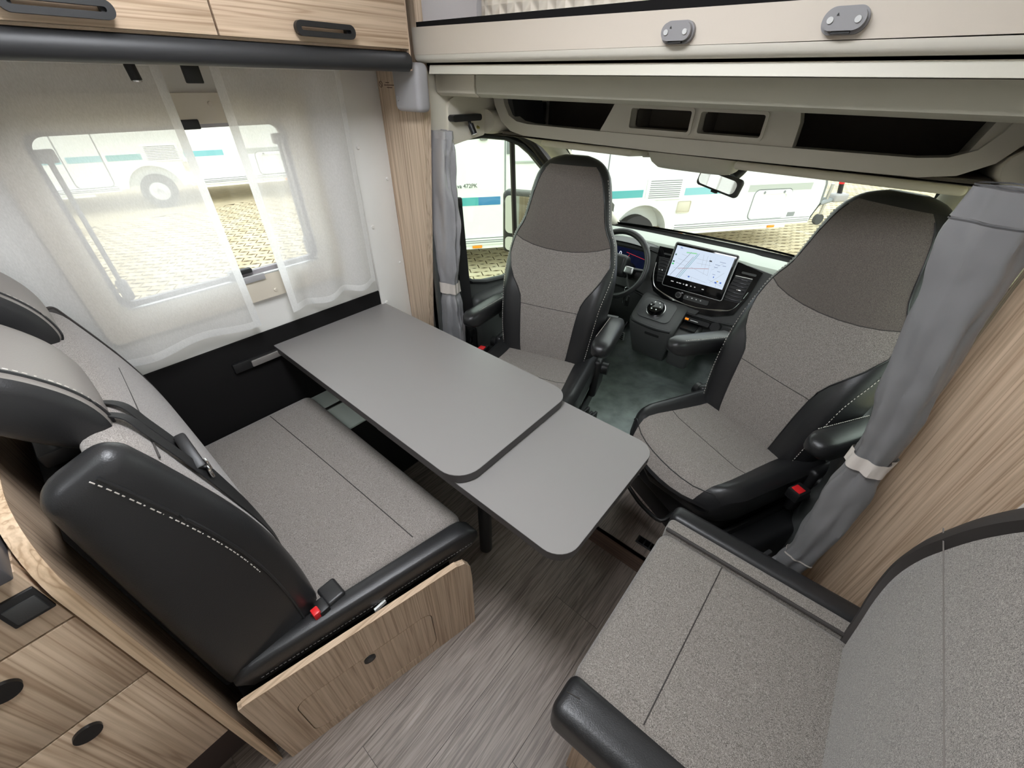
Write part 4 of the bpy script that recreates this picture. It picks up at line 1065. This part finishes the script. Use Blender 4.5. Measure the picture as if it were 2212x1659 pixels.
# the tilted centre stack
SO = Vector((CX, 2.13, .78)); th = R(17)
SM = Matrix(((1, 0, 0, SO.x), (0, cos(th), sin(th), SO.y), (0, -sin(th), cos(th), SO.z), (0, 0, 0, 1)))   # local x right, y into the dash, z up
def stk(bm): bmesh.ops.transform(bm, matrix=SM, verts=bm.verts[:]); return bm
def sp_(name, bm, m_, parent, label=None, smooth=40): return part(name, stk(bm), m_, parent, label, smooth)
stack = sp_('centre_stack', plate([(-.243, .112), (-.232, -.06), (-.20, -.115), (-.13, -.142), (0, -.162), (.13, -.155), (.222, -.118), (.252, -.03), (.270, .10), (.16, .122)], [], 1, .012, .08), GLOSS, da, 'gloss black centre stack')
sp_('stack_sides', plate([(-.30, .10), (-.29, -.14), (-.12, -.185), (.18, -.19), (.35, -.13), (.40, .09), (.2, .115)], [], 1, .03, .11), DGREY, da)
uq = subdiv([(-.232, 0, .03), (-.226, 0, -.03), (-.20, 0, -.088), (-.143, 0, -.113), (-.073, 0, -.130), (0, 0, -.136), (.062, 0, -.134), (.154, 0, -.118), (.205, 0, -.100), (.230, 0, -.058), (.247, 0, 0)], 5)
sp_('chrome_trim', tube([(p[0], .010, p[2]) for p in uq], [.003+.004*math.exp(-((i/len(uq)-.36)/.06)**2)+.0045*math.exp(-((i/len(uq)-.70)/.05)**2) for i in range(len(uq))], 8), CHROME, stack, 'chrome trim line')
tab = sp_('touch_screen', box(B(), -.153, .153, -.028, -.010, -.068, .150, r=.008, seg=3), GLOSS, da, 'black framed touch screen')
sp_('screen_rim', plate(rrect(-.1555, .1555, -.070, .152, .012, 5), [rrect(-.151, .151, -.066, .148, .009, 5)], 1, -.022, -.012), ALU, tab)
sp_('screen_mount', box(B(), -.13, .13, -.012, .04, -.05, .12), BLK, da)
sp_('display', bx(-.141, .139, -.0290, -.0278, -.016, .136), emit('map_display', (214, 228, 246), .95), tab, 'lit map display')
def flat(pts_list, w_, name, m_, y=-.0296):
    bm = B()
    for a, b in pts_list:
        a, b = Vector((a[0], y, a[1])), Vector((b[0], y, b[1])); d_ = (b-a).normalized(); s_ = Vector((-d_.z, 0, d_.x))*w_/2
        vs = [bm.verts.new(p) for p in (a+s_, b+s_, b-s_, a-s_)]; bm.faces.new(vs)
    return sp_(name, bm, m_, tab, None, 0)
flat([((-.128, -.012), (-.062, .118)), ((-.095, -.014), (-.045, .10))], .0020, 'map_road', emit('map_road_grey', (130, 140, 150)))
flat([((-.086, -.014), (-.030, .118)), ((-.078, -.014), (-.022, .12))], .0022, 'map_river', emit('map_teal', (120, 168, 176)))
flat([((-.100, .030), (.045, .062))], .0022, 'map_route', emit('map_route_red', (176, 128, 128)))
flat([((-.03, .095), (.05, .095)), ((-.02, .075), (.05, .078)), ((-.04, .050), (.05, .030)), ((0, .12), (.008, .065)), ((.02, .118), (.028, .03)), ((-.05, .008), (.055, -.004)),
      ((-.02, .004), (-.016, -.016)), ((-.12, .055), (-.07, .05)), ((-.115, .075), (-.06, .07)), ((-.125, .03), (-.085, .026)), ((.035, .11), (.05, .03)), ((-.105, .10), (-.075, .095)), ((.06, .06), (.10, .10)), ((.07, .0), (.12, .06)), ((.062, .012), (.13, -.002)), ((.10, .005), (.105, -.014))], .0011, 'map_street', emit('map_street_grey', (168, 178, 190)))
flat([((-.085, .112), (-.035, .117))], .006, 'map_park', emit('map_green', (150, 214, 168)))
flat([((-.136, .092), (-.129, .092)), ((-.137, .058), (-.128, .058))], .007, 'map_icon', emit('map_dark_green', (50, 96, 72)))
flat([((-.137, .046), (-.128, .046))], .007, 'map_icon', emit('map_bright_green', (58, 196, 92)))
flat([((.034, .098), (.046, .098))], .006, 'map_icon', emit('map_black', (44, 48, 54)))
flat([((.058, -.012), (.058, .12))], .0006, 'panel_line', emit('panel_line_blue', (186, 200, 226)))
flat([((.082, .104), (.110, .104)), ((.066, .088), (.088, .088)), ((.100, .090), (.116, .090)), ((.064, .076), (.082, .076)), ((.086, .060), (.100, .060)), ((.07, .042), (.084, .042)), ((-.122, .126), (-.108, .126))], .0022, 'screen_words', emit('words_blue_grey', (136, 148, 176)))
flat([((.078, .030), (.082, .030)), ((.093, .008), (.103, .008)), ((.116, .012), (.124, .012)), ((-.038, .004), (-.030, .004))], .007, 'map_marker', emit('marker_blue', (64, 104, 196)))
flat([((.100, .015), (.108, .015))], .005, 'map_marker', emit('marker_yellow', (222, 190, 60)))
flat([((-.12, .128), (-.112, .128)), ], .007, 'map_icon', emit('map_blue_ring', (150, 170, 214)))
for k, (a, c) in enumerate(((-.112, -.098), (-.082, -.074), (-.07, -.058), (-.048, -.042), (-.034, -.024), (-.010, -.004), (.010, .016), (.048, .058))):
    flat([((a, -.038), (c, -.038))], .004 if k != 4 else .008, 'screen_icon', emit('icon_white', (220, 220, 220), .8))
# vents with separate slats
for u0, u1, skew in ((-.224, -.160, .028), (.166, .242, -.026)):
    vb = sp_('air_vent', plate([(u0, .058), (u1, .060), (u1+skew*.5, -.058), (u0+skew, -.062)], [], 1, .006, .02), BLK, stack)
    for k in range(7):
        w0 = .050-.0165*k; f = skew*(.058-w0)/.12
        sl_ = bx(u0+f+.003, u1+f*.6-.003, .0, .008, w0-.0035, w0+.0005, r=.001)
        sp_('vent_slat', sl_, mat('vent_slat_black', (34, 34, 36), .18), vb)
    sp_('vent_tab', bx((u0+u1)/2-.010, (u0+u1)/2+.012, -.004, .004, -.004, .002, r=.001), CHROME, vb)
    sp_('vent_rim', tube([(u0, .004, .060), (u1, .004, .062)], .0018, 6), CHROME if u0 > 0 else BLK, vb)
sp_('upper_slot', plate(rrect(-.206, -.164, .078, .086, .004, 4), [], 1, .006, .014), DGREY, stack)
sp_('upper_slot', plate(rrect(.185, .25, .076, .086, .004, 4), [], 1, .006, .014), DGREY, stack)
kn = sp_('volume_knob', tube([(-.058, .012, -.098), (-.058, -.006, -.098)], .0165, 22), CHROME, stack, 'chrome ringed knob')
sp_('knob_cap', tube([(-.058, -.005, -.098), (-.058, -.009, -.098)], .0115, 20), BLK, kn)
bp2 = sp_('button_panel', plate(rrect(-.032, .095, -.111, -.088, .006, 4), [], 1, .003, .014), DGREY, stack)
for u in (-.012, .012, .034, .056): sp_('button_mark', bx(u-.003, u+.003, .0020, .0032, -.099, -.094), WHITE, bp2)
sp_('lower_flap', plate([(-.072, -.142), (.068, -.148), (.055, -.172), (-.055, -.168)], [], 1, .004, .05), DGREY, stack)
# lower fascia strip with orange switch and round socket
lo = sp_('switch_strip', plate(rrect(.012, .142, -.212, -.190, .006, 4), [], 1, -.004, .06), BLK, da)
sp_('orange_switch', bx(.018, .036, -.009, -.003, -.206, -.196, r=.001), emit('orange_lit_switch', (255, 150, 40), .9), lo, 'orange lit switch')
sp_('switch_words', bx(.045, .085, -.0055, -.0035, -.2035, -.2005), WHITE, lo)
sp_('round_socket', tube([(.170, .05, -.198), (.170, -.010, -.198)], .0235, 24), BLK, da, 'round black socket cap')
sp_('fascia_line', tube([(-.30, .022, -.150), (-.10, .008, -.178), (.15, .006, -.176), (.45, .03, -.150)], .004, 8), BLK, da)
part('lower_fascia', soft(-.78, mir(-1.395)-.01, 2.105, 2.35, .44, .615, .03, (8, 3, 2), lambda p: (p[0], p[1]+.12*max(0, .56-p[2]), p[2])), DGREY, da)
# cluster
clu = part('instrument_cluster', plate(rrect(-1.13, -.845, .665, .842, .05, 6), [], 1, 2.205, 2.26), BLK, da)
part('cluster_display', plate(rrect(-1.11, -.865, .685, .822, .04, 6), [], 1, 2.2035, 2.2052), emit('cluster_navy', (18, 24, 50), .6), clu, 'dark blue instrument display')
text('cluster_digit', '0', .034, (-1.045, 2.2028, .775), (R(90), 0, 0), emit('digit_white', (235, 240, 255), 1), clu, .0003)
lnb = B(); tube([(-1.0, 2.2028, .80), (-.885, 2.2028, .783)], .0010, 5, lnb); tube([(-1.0, 2.2028, .74), (-.98, 2.2028, .79)], .0010, 5, lnb)
part('cluster_red_line', lnb, emit('cluster_red', (214, 60, 66), 1), clu)
hood = B(); loft([[(x_, y_, .845+.02*(1-((x_+.99)/.2)**2)) for x_ in [-1.17+i*.036 for i in range(11)]] for y_ in (2.17, 2.26)], False, False, hood)
loft([[(x_, y_, .838+.02*(1-((x_+.99)/.2)**2)) for x_ in [-1.17+i*.036 for i in range(11)]] for y_ in (2.17, 2.26)], False, False, hood)
part('cluster_hood', hood, BLK, da)
part('cluster_surround', plate(rrect(-1.16, -.815, .62, .86, .06, 6), [rrect(-1.125, -.85, .67, .838, .05, 6)], 1, 2.185, 2.25), DGREY, da)
# ---- gear console (part of the dashboard)
cp = [(2.21, .655), (2.09, .640), (1.985, .574), (1.952, .548), (1.944, .525), (1.955, .45), (1.985, .345), (2.005, .328), (2.21, .328)]
cs = []
for x_, k in ((-.808, .90), (-.800, .97), (-.785, 1), (-.575, 1), (-.56, .97), (-.552, .90)):
    tp = 0 if x_ < -.68 else 1
    cs.append([(lerp(x_, -.66, .28*max(0, (.56-z_)/.23)), lerp(2.12, y_, k), lerp(.50, z_, .5+.5*k)) for y_, z_ in cp])
gc = part('gear_console', loft(cs), DGREY, da, 'dark gear console block')
part('tray_pocket', soft(-.565, -.455, 1.965, 2.19, .335, .555, .02, (3, 4, 3), lambda p: (p[0], p[1]+.12*max(0, .5-p[2]), p[2]-.35*max(0, 2.06-p[1])*max(0, (p[2]-.35)/.2))), DGREY, gc)
part('pocket_mouth', bx(-.548, -.472, 2.02, 2.12, .546, .5565, r=.001), BLK, gc)
KM = Matrix.Translation((-.695, 2.028, .601)) @ Matrix.Rotation(R(31), 4, 'X')
def kp(name, bm, m_, parent, label=None):
    bmesh.ops.transform(bm, matrix=KM, verts=bm.verts[:]); return part(name, bm, m_, parent, label)
kp('knob_plate', plate(rrect(-.085, .095, -.065, .065, .03, 5), [], 2, -.002, .004), mat('satin_dark', (58, 58, 59), .35), gc)
kp('knob_ring', tube([(0, 0, .002), (0, 0, .013)], [.051, .0495], 26), CHROME, gc)
gk = kp('gear_knob', tube([(0, 0, .003), (0, 0, .022), (0, 0, .034), (0, 0, .038)], [.047, .046, .038, .024], 26), GLOSS, gc, 'gloss black gear knob')
gm = B()
for a in range(0, 360, 60): box(gm, .025*cos(R(a))-.003, .025*cos(R(a))+.003, .025*sin(R(a))-.003, .025*sin(R(a))+.003, .0375, .0392)
kp('knob_marks', gm, WHITE, gc)
part('console_notch', bx(-.70, -.62, 1.945, 1.956, .492, .507, r=.003), BLK, gc)
part('console_lip', tube(subdiv([(-.80, 2.0, .560), (-.785, 1.955, .545), (-.66, 1.942, .540), (-.57, 1.950, .545)], 5), .008, 8), BLK, gc)
# ---- steering wheel
sw = thing('steering_wheel', 'black leather steering wheel with silver spoke trim behind driver seat', 'steering wheel', (-.965, 2.02, .79))
SWM = Matrix.Translation((-.965, 2.02, .79)) @ Matrix.Rotation(R(-24), 4, 'X')
def swp(name, bm, m_, label=None):
    bmesh.ops.transform(bm, matrix=SWM, verts=bm.verts[:]); return part(name, bm, m_, sw, label)
rb = B(); N_ = 48
secs = []
for k in range(N_):
    a = 2*PI*k/N_; secs.append([((.170+.016*cos(q))*cos(a), .016*sin(q), (.170+.016*cos(q))*sin(a)) for q in [2*PI*j/10 for j in range(10)]])
secs.append(secs[0]); swp('rim', loft(secs, True, False), LEA)
swp('hub', soft(-.062, .062, -.03, .05, -.06, .055, .025, (4, 2, 4)), BLK)
for a in (0, 180, 270): swp('spoke', tube([(.05*cos(R(a)), .01, .05*sin(R(a))-.01), (.17*cos(R(a)), .0, .17*sin(R(a)))], [.022, .014], 10, flat=.01), BLK)
for s_ in (-1, 1): swp('spoke_trim', soft(s_*.085-.026, s_*.085+.026, -.020, -.005, -.034, .004, .008, (3, 1, 2)), ALU, 'silver spoke trim')
part('column', tube([(-.965, 2.05, .775), (-.965, 2.20, .70)], .045, 16), BLK, sw)
part('wiper_stalk', tube([(-.93, 2.09, .75), (-.83, 2.08, .765), (-.80, 2.075, .77)], [.008, .011, .012], 10), BLK, sw)
# ---- keys and pedal
ky = thing('car_keys', 'bunch of keys hanging below the steering wheel', 'keys', (-.885, 2.05, .6))
part('key_ring', tube([(-.885+.016*cos(R(a)), 2.045, .655+.016*sin(R(a))) for a in range(0, 361, 30)], .002, 6), CHROME, ky)
part('key_in_lock', tube([(-.885, 2.045, .668), (-.93, 2.10, .715)], .005, 8), CHROME, ky)
part('key_blade', bx(-.900, -.892, 2.04, 2.048, .575, .65, r=.001), CHROME, ky)
part('key_fob', soft(-.885, -.862, 2.038, 2.052, .56, .625, .006, (2, 1, 3)), BLK, ky)
part('key_tag', bx(-.876, -.866, 2.028, 2.034, .60, .66, r=.002), ALU, ky)
pe = thing('brake_pedal', 'ribbed metal pedal in the dark driver footwell', 'pedal', (-.97, 2.25, .25))
part('pedal_plate', soft(-1.01, -.925, 2.235, 2.25, .225, .285, .007, (3, 1, 2)), ALU, pe)
pr_ = B()
for k in range(4): box(pr_, -1.0, -.935, 2.229, 2.237, .233+.014*k, .239+.014*k, r=.001)
part('pedal_ribs', pr_, BLK, pe)
part('pedal_arm', tube([(-.965, 2.25, .26), (-.95, 2.33, .36), (-.94, 2.36, .48)], .010, 8), BLK, pe)
# ---- small floor vent on the step
fv = thing('floor_vent', 'small black slotted vent on the cab step', 'vent', (-.18, 1.065, .1))
part('vent_plate', bx(-.218, -.142, 1.048, 1.085, .1, .106, r=.002), BLK, fv)
for k in range(3): part('vent_opening', bx(-.208+.024*k, -.190+.024*k, 1.053, 1.080, .1055, .1068), GLOSS, fv)
# ---- door mirror outside
om = thing('door_mirror', 'black door mirror with two glass panes outside the driver window', 'mirror', (-1.72, 2.14, .66))
MM = Matrix.Translation((-1.715, 2.14, 0)) @ Matrix.Rotation(R(23), 4, 'Z')
def mp_(name, bm, m_): bmesh.ops.transform(bm, matrix=MM, verts=bm.verts[:]); return part(name, bm, m_, om)
mp_('mirror_housing', soft(-.132, .132, -.035, .07, .645, 1.03, .03, (4, 2, 5)), BLK)
mp_('main_glass', plate(rrect(-.108, .108, .78, 1.008, .03, 5), [], 1, -.041, -.030), MATS['mirror_glass'])
mp_('wide_glass', plate(rrect(-.108, .108, .668, .757, .025, 5), [], 1, -.041, -.030), MATS['mirror_glass'])
part('mirror_arm', tube([(-1.66, 2.17, .74), (-1.44, 2.15, .74)], .03, 10), BLK, om)
# ================================================================== OUTSIDE
GZ = -.75
SAND = mat('paving_joint_sand', (150, 134, 104), .95)
gr = struct('ground', bx(-40, 30, -25, 60, GZ-.3, GZ-.012), mat('far_paving', (196, 183, 152), .9, var=.1, vscale=6), 'beige paved yard outside the vehicle', 0)
ob('joint_bed', bx(-11.2, 3.3, .2, 19.2, GZ-.014, GZ-.008), mat('joint_sand', (92, 78, 56), .95), gr, None, 0)
def paver_mat():
    mt = bpy.data.materials.new('beige_paver'); mt.use_nodes = True; nt = mt.node_tree; b = nt.nodes['Principled BSDF']
    tc = nt.nodes.new('ShaderNodeTexCoord'); n = nt.nodes.new('ShaderNodeTexNoise'); n.inputs['Scale'].default_value = 3.5; n.inputs['Detail'].default_value = 6
    geo = nt.nodes.new('ShaderNodeNewGeometry'); nt.links.new(geo.outputs['Position'], n.inputs['Vector'])
    cr = ramp(nt, [(.3, (178, 163, 132)), (.5, (200, 186, 155)), (.7, (212, 200, 172))]); nt.links.new(n.outputs['Fac'], cr.inputs[0]); nt.links.new(cr.outputs[0], b.inputs['Base Color'])
    b.inputs['Roughness'].default_value = .9; return mt
PAV = paver_mat()
PL, PWd, PA = .31, .155, .024
def paver_outline(g=.009):
    bot = [(0, 0), (PL*.25, PA), (PL*.5, 0), (PL*.75, -PA), (PL, 0)]
    pts = [(x+g if i == 0 else (x-g if i == 4 else x), y+g) for i, (x, y) in enumerate(bot)]
    pts += [(x-g if i == 0 else (x+g if i == 4 else x), y+PWd-g) for i, (x, y) in enumerate(reversed(bot))]
    return pts
PO = paver_outline()
PANG = R(55)
PX, PYv = Vector((cos(PANG), sin(PANG), 0)), Vector((-sin(PANG), cos(PANG), 0))
pm = plate(PO, [], 2, -.02, 0); pmesh = bpy.data.meshes.new('paver'); pm.to_mesh(pmesh); pm.free(); pmesh.materials.append(PAV)
cells = []
for iy in range(-120, 260):
    for ix in range(-70, 120):
        o = PX*(ix*PL+(iy % 2)*PL*.5)+PYv*(iy*PWd)
        x_, y_ = o.x, o.y
        if not (-12.5 < x_ < 3.2 and -1 < y_ < 19): continue
        if x_ > -1.9 and y_ < 3.6: continue
        # seen through the side window, the driver window, or the windscreen
        a = math.degrees(math.atan2(-x_, y_))
        cross = (x_+4.43)*.819-(y_-4.04)*.574      # >0 : this side of the nearer caravan
        if a > 88 or a < -11: continue
        if y_ > 4 and x_ > -6 and cross < -2.4 and a < 60 and y_ < 14 and a > 12: continue
        d = math.hypot(x_, y_)
        if a > 58 and x_ < -11.2: continue
        if not ((62 < a < 88) or (34 < a < 50 and d < 7.2) or (-11 < a < 22 and d > 6.4)): continue
        key = d
        cells.append((key, o, a))
cells.sort(key=lambda c: c[0])
near = []
for lo_, hi_, cnt in ((66, 78, 90), (34, 50, 60), (-11, 22, 140)):
    near += [c for c in cells if lo_ <= c[2] <= hi_][:cnt]
nid = set(id(c) for c in near)
rotz = Matrix.Rotation(PANG, 4, 'Z')
for c in near:
    o = bpy.data.objects.new('paver', pmesh); COL.objects.link(o); o.parent = gr
    o.location = (c[1].x, c[1].y, GZ+random.uniform(-.002, .001)); o.rotation_euler = (0, 0, PANG)
V_, F_ = [], []
for c in cells:
    if id(c) in nid: continue
    b0 = len(V_); n = len(PO)
    for zt in (0, -.018):
        for p in PO:
            q = c[1]+PX*p[0]+PYv*p[1]; V_.append((q.x, q.y, GZ+zt))
    F_.append(tuple(range(b0, b0+n)))
    for i in range(n): F_.append((b0+i, b0+(i+1) % n, b0+n+(i+1) % n, b0+n+i))
me = bpy.data.meshes.new('paving_field'); me.from_pydata(V_, [], F_); me.materials.append(PAV)
pf = bpy.data.objects.new('paving_field', me); COL.objects.link(pf); pf.parent = gr; pf['kind'] = 'stuff'; pf['label'] = 'beige interlocking pavers further away'

CARW = mat('caravan_white', (236, 240, 236), .35); TEAL = mat('teal_stripe', (82, 172, 172), .4); TEAL2 = mat('pale_teal_stripe', (130, 190, 196), .4)
BLUE = mat('blue_stripe', (66, 132, 178), .4); GREYS = mat('pale_grey_stripe', (176, 182, 176), .4); LINEG = mat('seam_grey', (128, 132, 134), .6)
ORANGE = mat('orange_marker', (250, 150, 30), .4); TYRE = mat('tyre_rubber', (52, 50, 50), .8)
def caravan(label, P, d, grp):
    d = Vector((d[0], d[1], 0)).normalized(); c = thing('caravan', label, 'caravan', (P[0], P[1], GZ), math.atan2(d.y, d.x), grp)
    z0 = -GZ    # local z = world z + .75
    Z = lambda z: z+z0
    prof = [(-4.2, Z(-.33)), (3.30, Z(-.33)), (3.42, Z(-.05)), (3.38, Z(.25)), (3.18, Z(.65)), (2.75, Z(1.65)), (2.45, Z(1.9)), (-4.0, Z(1.9)), (-4.2, Z(1.7))]
    arch = [(.47*cos(R(a)), Z(-.40)+.47*sin(R(a))) for a in range(0, 181, 12)]
    prof2 = [(-4.2, Z(-.33)), (-.47, Z(-.33))]+[(x_, z_) for x_, z_ in reversed(arch) if z_ > Z(-.33)]+[(.47, Z(-.33))]+prof[1:]
    body = ob('body', plate(prof, [], 1, .22, 2.25), CARW, c)
    ob('side_wall', plate(prof2, [], 1, 0, .22), CARW, c)
    ob('wheel_arch', loft([[(r_*cos(R(a)), y_, Z(-.40)+r_*sin(R(a))) for a in range(8, 173, 6)] for r_, y_ in ((.47, 0), (.47, -.022), (.53, -.026), (.56, -.004))], False, False), CARW, c)
    wl_ = ob('tyre', tube([(0, .05, Z(-.43)), (0, .065, Z(-.43)), (0, .20, Z(-.43)), (0, .215, Z(-.43))], [.30, .32, .32, .30], 36), TYRE, c)
    ob('wheel_rim', tube([(0, .045, Z(-.43)), (0, .06, Z(-.43))], [.16, .205], 30), mat('silver_rim', (190, 192, 192), .4), wl_)
    ob('hub_cap', tube([(0, .03, Z(-.43)), (0, .05, Z(-.43))], [.05, .06], 20), GPL, wl_)
    for a, b, m_ in ((-2.90, -2.56, TEAL), (-2.56, -2.25, BLUE), (-1.70, -1.28, TEAL2), (-1.20, -.66, TEAL2), (-.60, -.04, TEAL), (.68, 1.40, TEAL2), (1.85, 3.10, GREYS)):
        ob('stripe', bx(a, b, -.003, .001, Z(.18), Z(.285), r=.0), m_, c)
    vf = ob('vent_frame', bx(.0, .63, -.018, .0, Z(.13), Z(.445), r=.008), CARW, c)
    for k in range(9): ob('vent_slot', bx(.05, .58, -.020, -.016, Z(.165+.029*k), Z(.177+.029*k)), LINEG, vf)
    dg = plate(rrect(-1.27, -.66, Z(-.27), Z(1.45), .09), [rrect(-1.255, -.675, Z(-.255), Z(1.435), .08)], 1, -.006, .001)
    ob('door_gap', dg, LINEG, c)
    ob('hatch_frame', plate(rrect(2.0, 2.73, Z(-.245), Z(.20), .08), [rrect(2.10, 2.63, Z(-.185), Z(.14), .05)], 1, -.016, .001), CARW, c)
    ob('hatch_gap', plate(rrect(1.985, 2.745, Z(-.26), Z(.215), .09), [rrect(2.0, 2.73, Z(-.245), Z(.20), .08)], 1, -.003, .001), LINEG, c)
    for u in (2.17, 2.56): ob('hatch_button', tube([(u, -.02, Z(.165)), (u, -.01, Z(.165))], .022, 14), LINEG, c)
    ob('service_flap', bx(.60, .83, -.012, .001, Z(-.075), Z(.10), r=.02), mat('beige_flap', (206, 200, 180), .5), c)
    ob('small_plate', bx(2.80, 2.95, -.006, .001, Z(-.24), Z(-.17)), LINEG, c)
    for a, b in ((-4.2, -.60), (.60, 3.30)):
        ob('sill_rail', bx(a, b, -.02, .02, Z(-.365), Z(-.255), r=.01), CARW, c)
        for zz in (-.262, -.298, -.325): ob('rail_line', bx(a+.02, b-.02, -.023, -.019, Z(zz)-.006, Z(zz)+.006), LINEG, c)
        ob('skirt', bx(a+.1, b-.45, .0, .06, Z(-.42), Z(-.36)), CARW, c)
    for u in (-2.60, .74, 2.54): ob('side_marker', bx(u-.07, u+.07, -.022, .0, Z(-.405), Z(-.370), r=.004), ORANGE, c)
    vg = B(); box(vg, -2.19, -2.175, -.008, .001, Z(-.26), Z(1.8)); box(vg, -2.16, -2.12, -.016, .001, Z(.80), Z(1.05), r=.004); box(vg, -2.16, -2.12, -.016, .001, Z(-.05), Z(.12), r=.004)
    ob('edge_profile', vg, LINEG, c)
    ob('window_sill', bx(-2.06, -1.42, -.012, .001, Z(.685), Z(.715), r=.003), GREYS, c)
    ob('awning_lamp', soft(-2.52, -2.42, -.04, .0, Z(.96), Z(1.02), .015, (2, 1, 1)), LINEG, c)
    text('model_lettering', 'va 472PK', .072, (-2.842, -.004, Z(.408)), (R(90), 0, 0), mat('lettering_grey', (84, 88, 88), .6), c, .0015)
    ob('corner_profile', tube([(3.30, -.006, Z(-.33)), (3.42, -.006, Z(-.05)), (3.38, -.006, Z(.25)), (3.18, -.006, Z(.65)), (2.75, -.006, Z(1.65))], .016, 6), LINEG, c)
    db = B(); tube([(3.3, .45, Z(-.32)), (5.0, 1.1, Z(-.30))], .045, 8, db); tube([(3.3, 1.75, Z(-.32)), (5.0, 1.1, Z(-.30))], .045, 8, db)
    hi = ob('drawbar', db, LINEG, c)
    ob('hitch_head', soft(4.95, 5.3, 1.0, 1.2, Z(-.34), Z(-.18), .04, (3, 2, 2)), GPL, hi)
    ob('hitch_handle', tube([(5.12, 1.1, Z(-.2)), (5.06, 1.1, Z(.0))], .045, 10), BLK, hi)
    ob('handle_grip', tube([(5.06, 1.1, Z(.0)), (5.04, 1.1, Z(.12))], .05, 10), RED, hi, 'red hitch grip')
    ob('jockey_wheel', tube([(4.75, .98, .1), (4.75, 1.06, .1)], .10, 20), TYRE, hi)
    ob('jockey_post', tube([(4.75, 1.02, .1), (4.75, 1.02, Z(.02))], .03, 10), ALU, hi)
    ob('drawbar_cable', tube(subdiv([(3.40, .15, Z(.10)), (3.66, .2, Z(-.05)), (3.60, .3, Z(-.28)), (3.9, .6, Z(-.28))], 6), .02, 6), BLK, hi)
    return c
d2_ = Vector((3.32, 4.73, 0)).normalized(); p2_ = Vector((-4.43, 4.04, 0))+d2_*2.88
caravan('white caravan with teal stripe parked in front of the windscreen', p2_, d2_, 'white caravans in the yard')
d1_ = Vector((1.21, 3.95, 0)).normalized(); p1_ = Vector((-12.27, .86, 0))+d1_*1.55
caravan('white caravan with teal stripe parked further off behind the side window', p1_, d1_, 'white caravans in the yard')
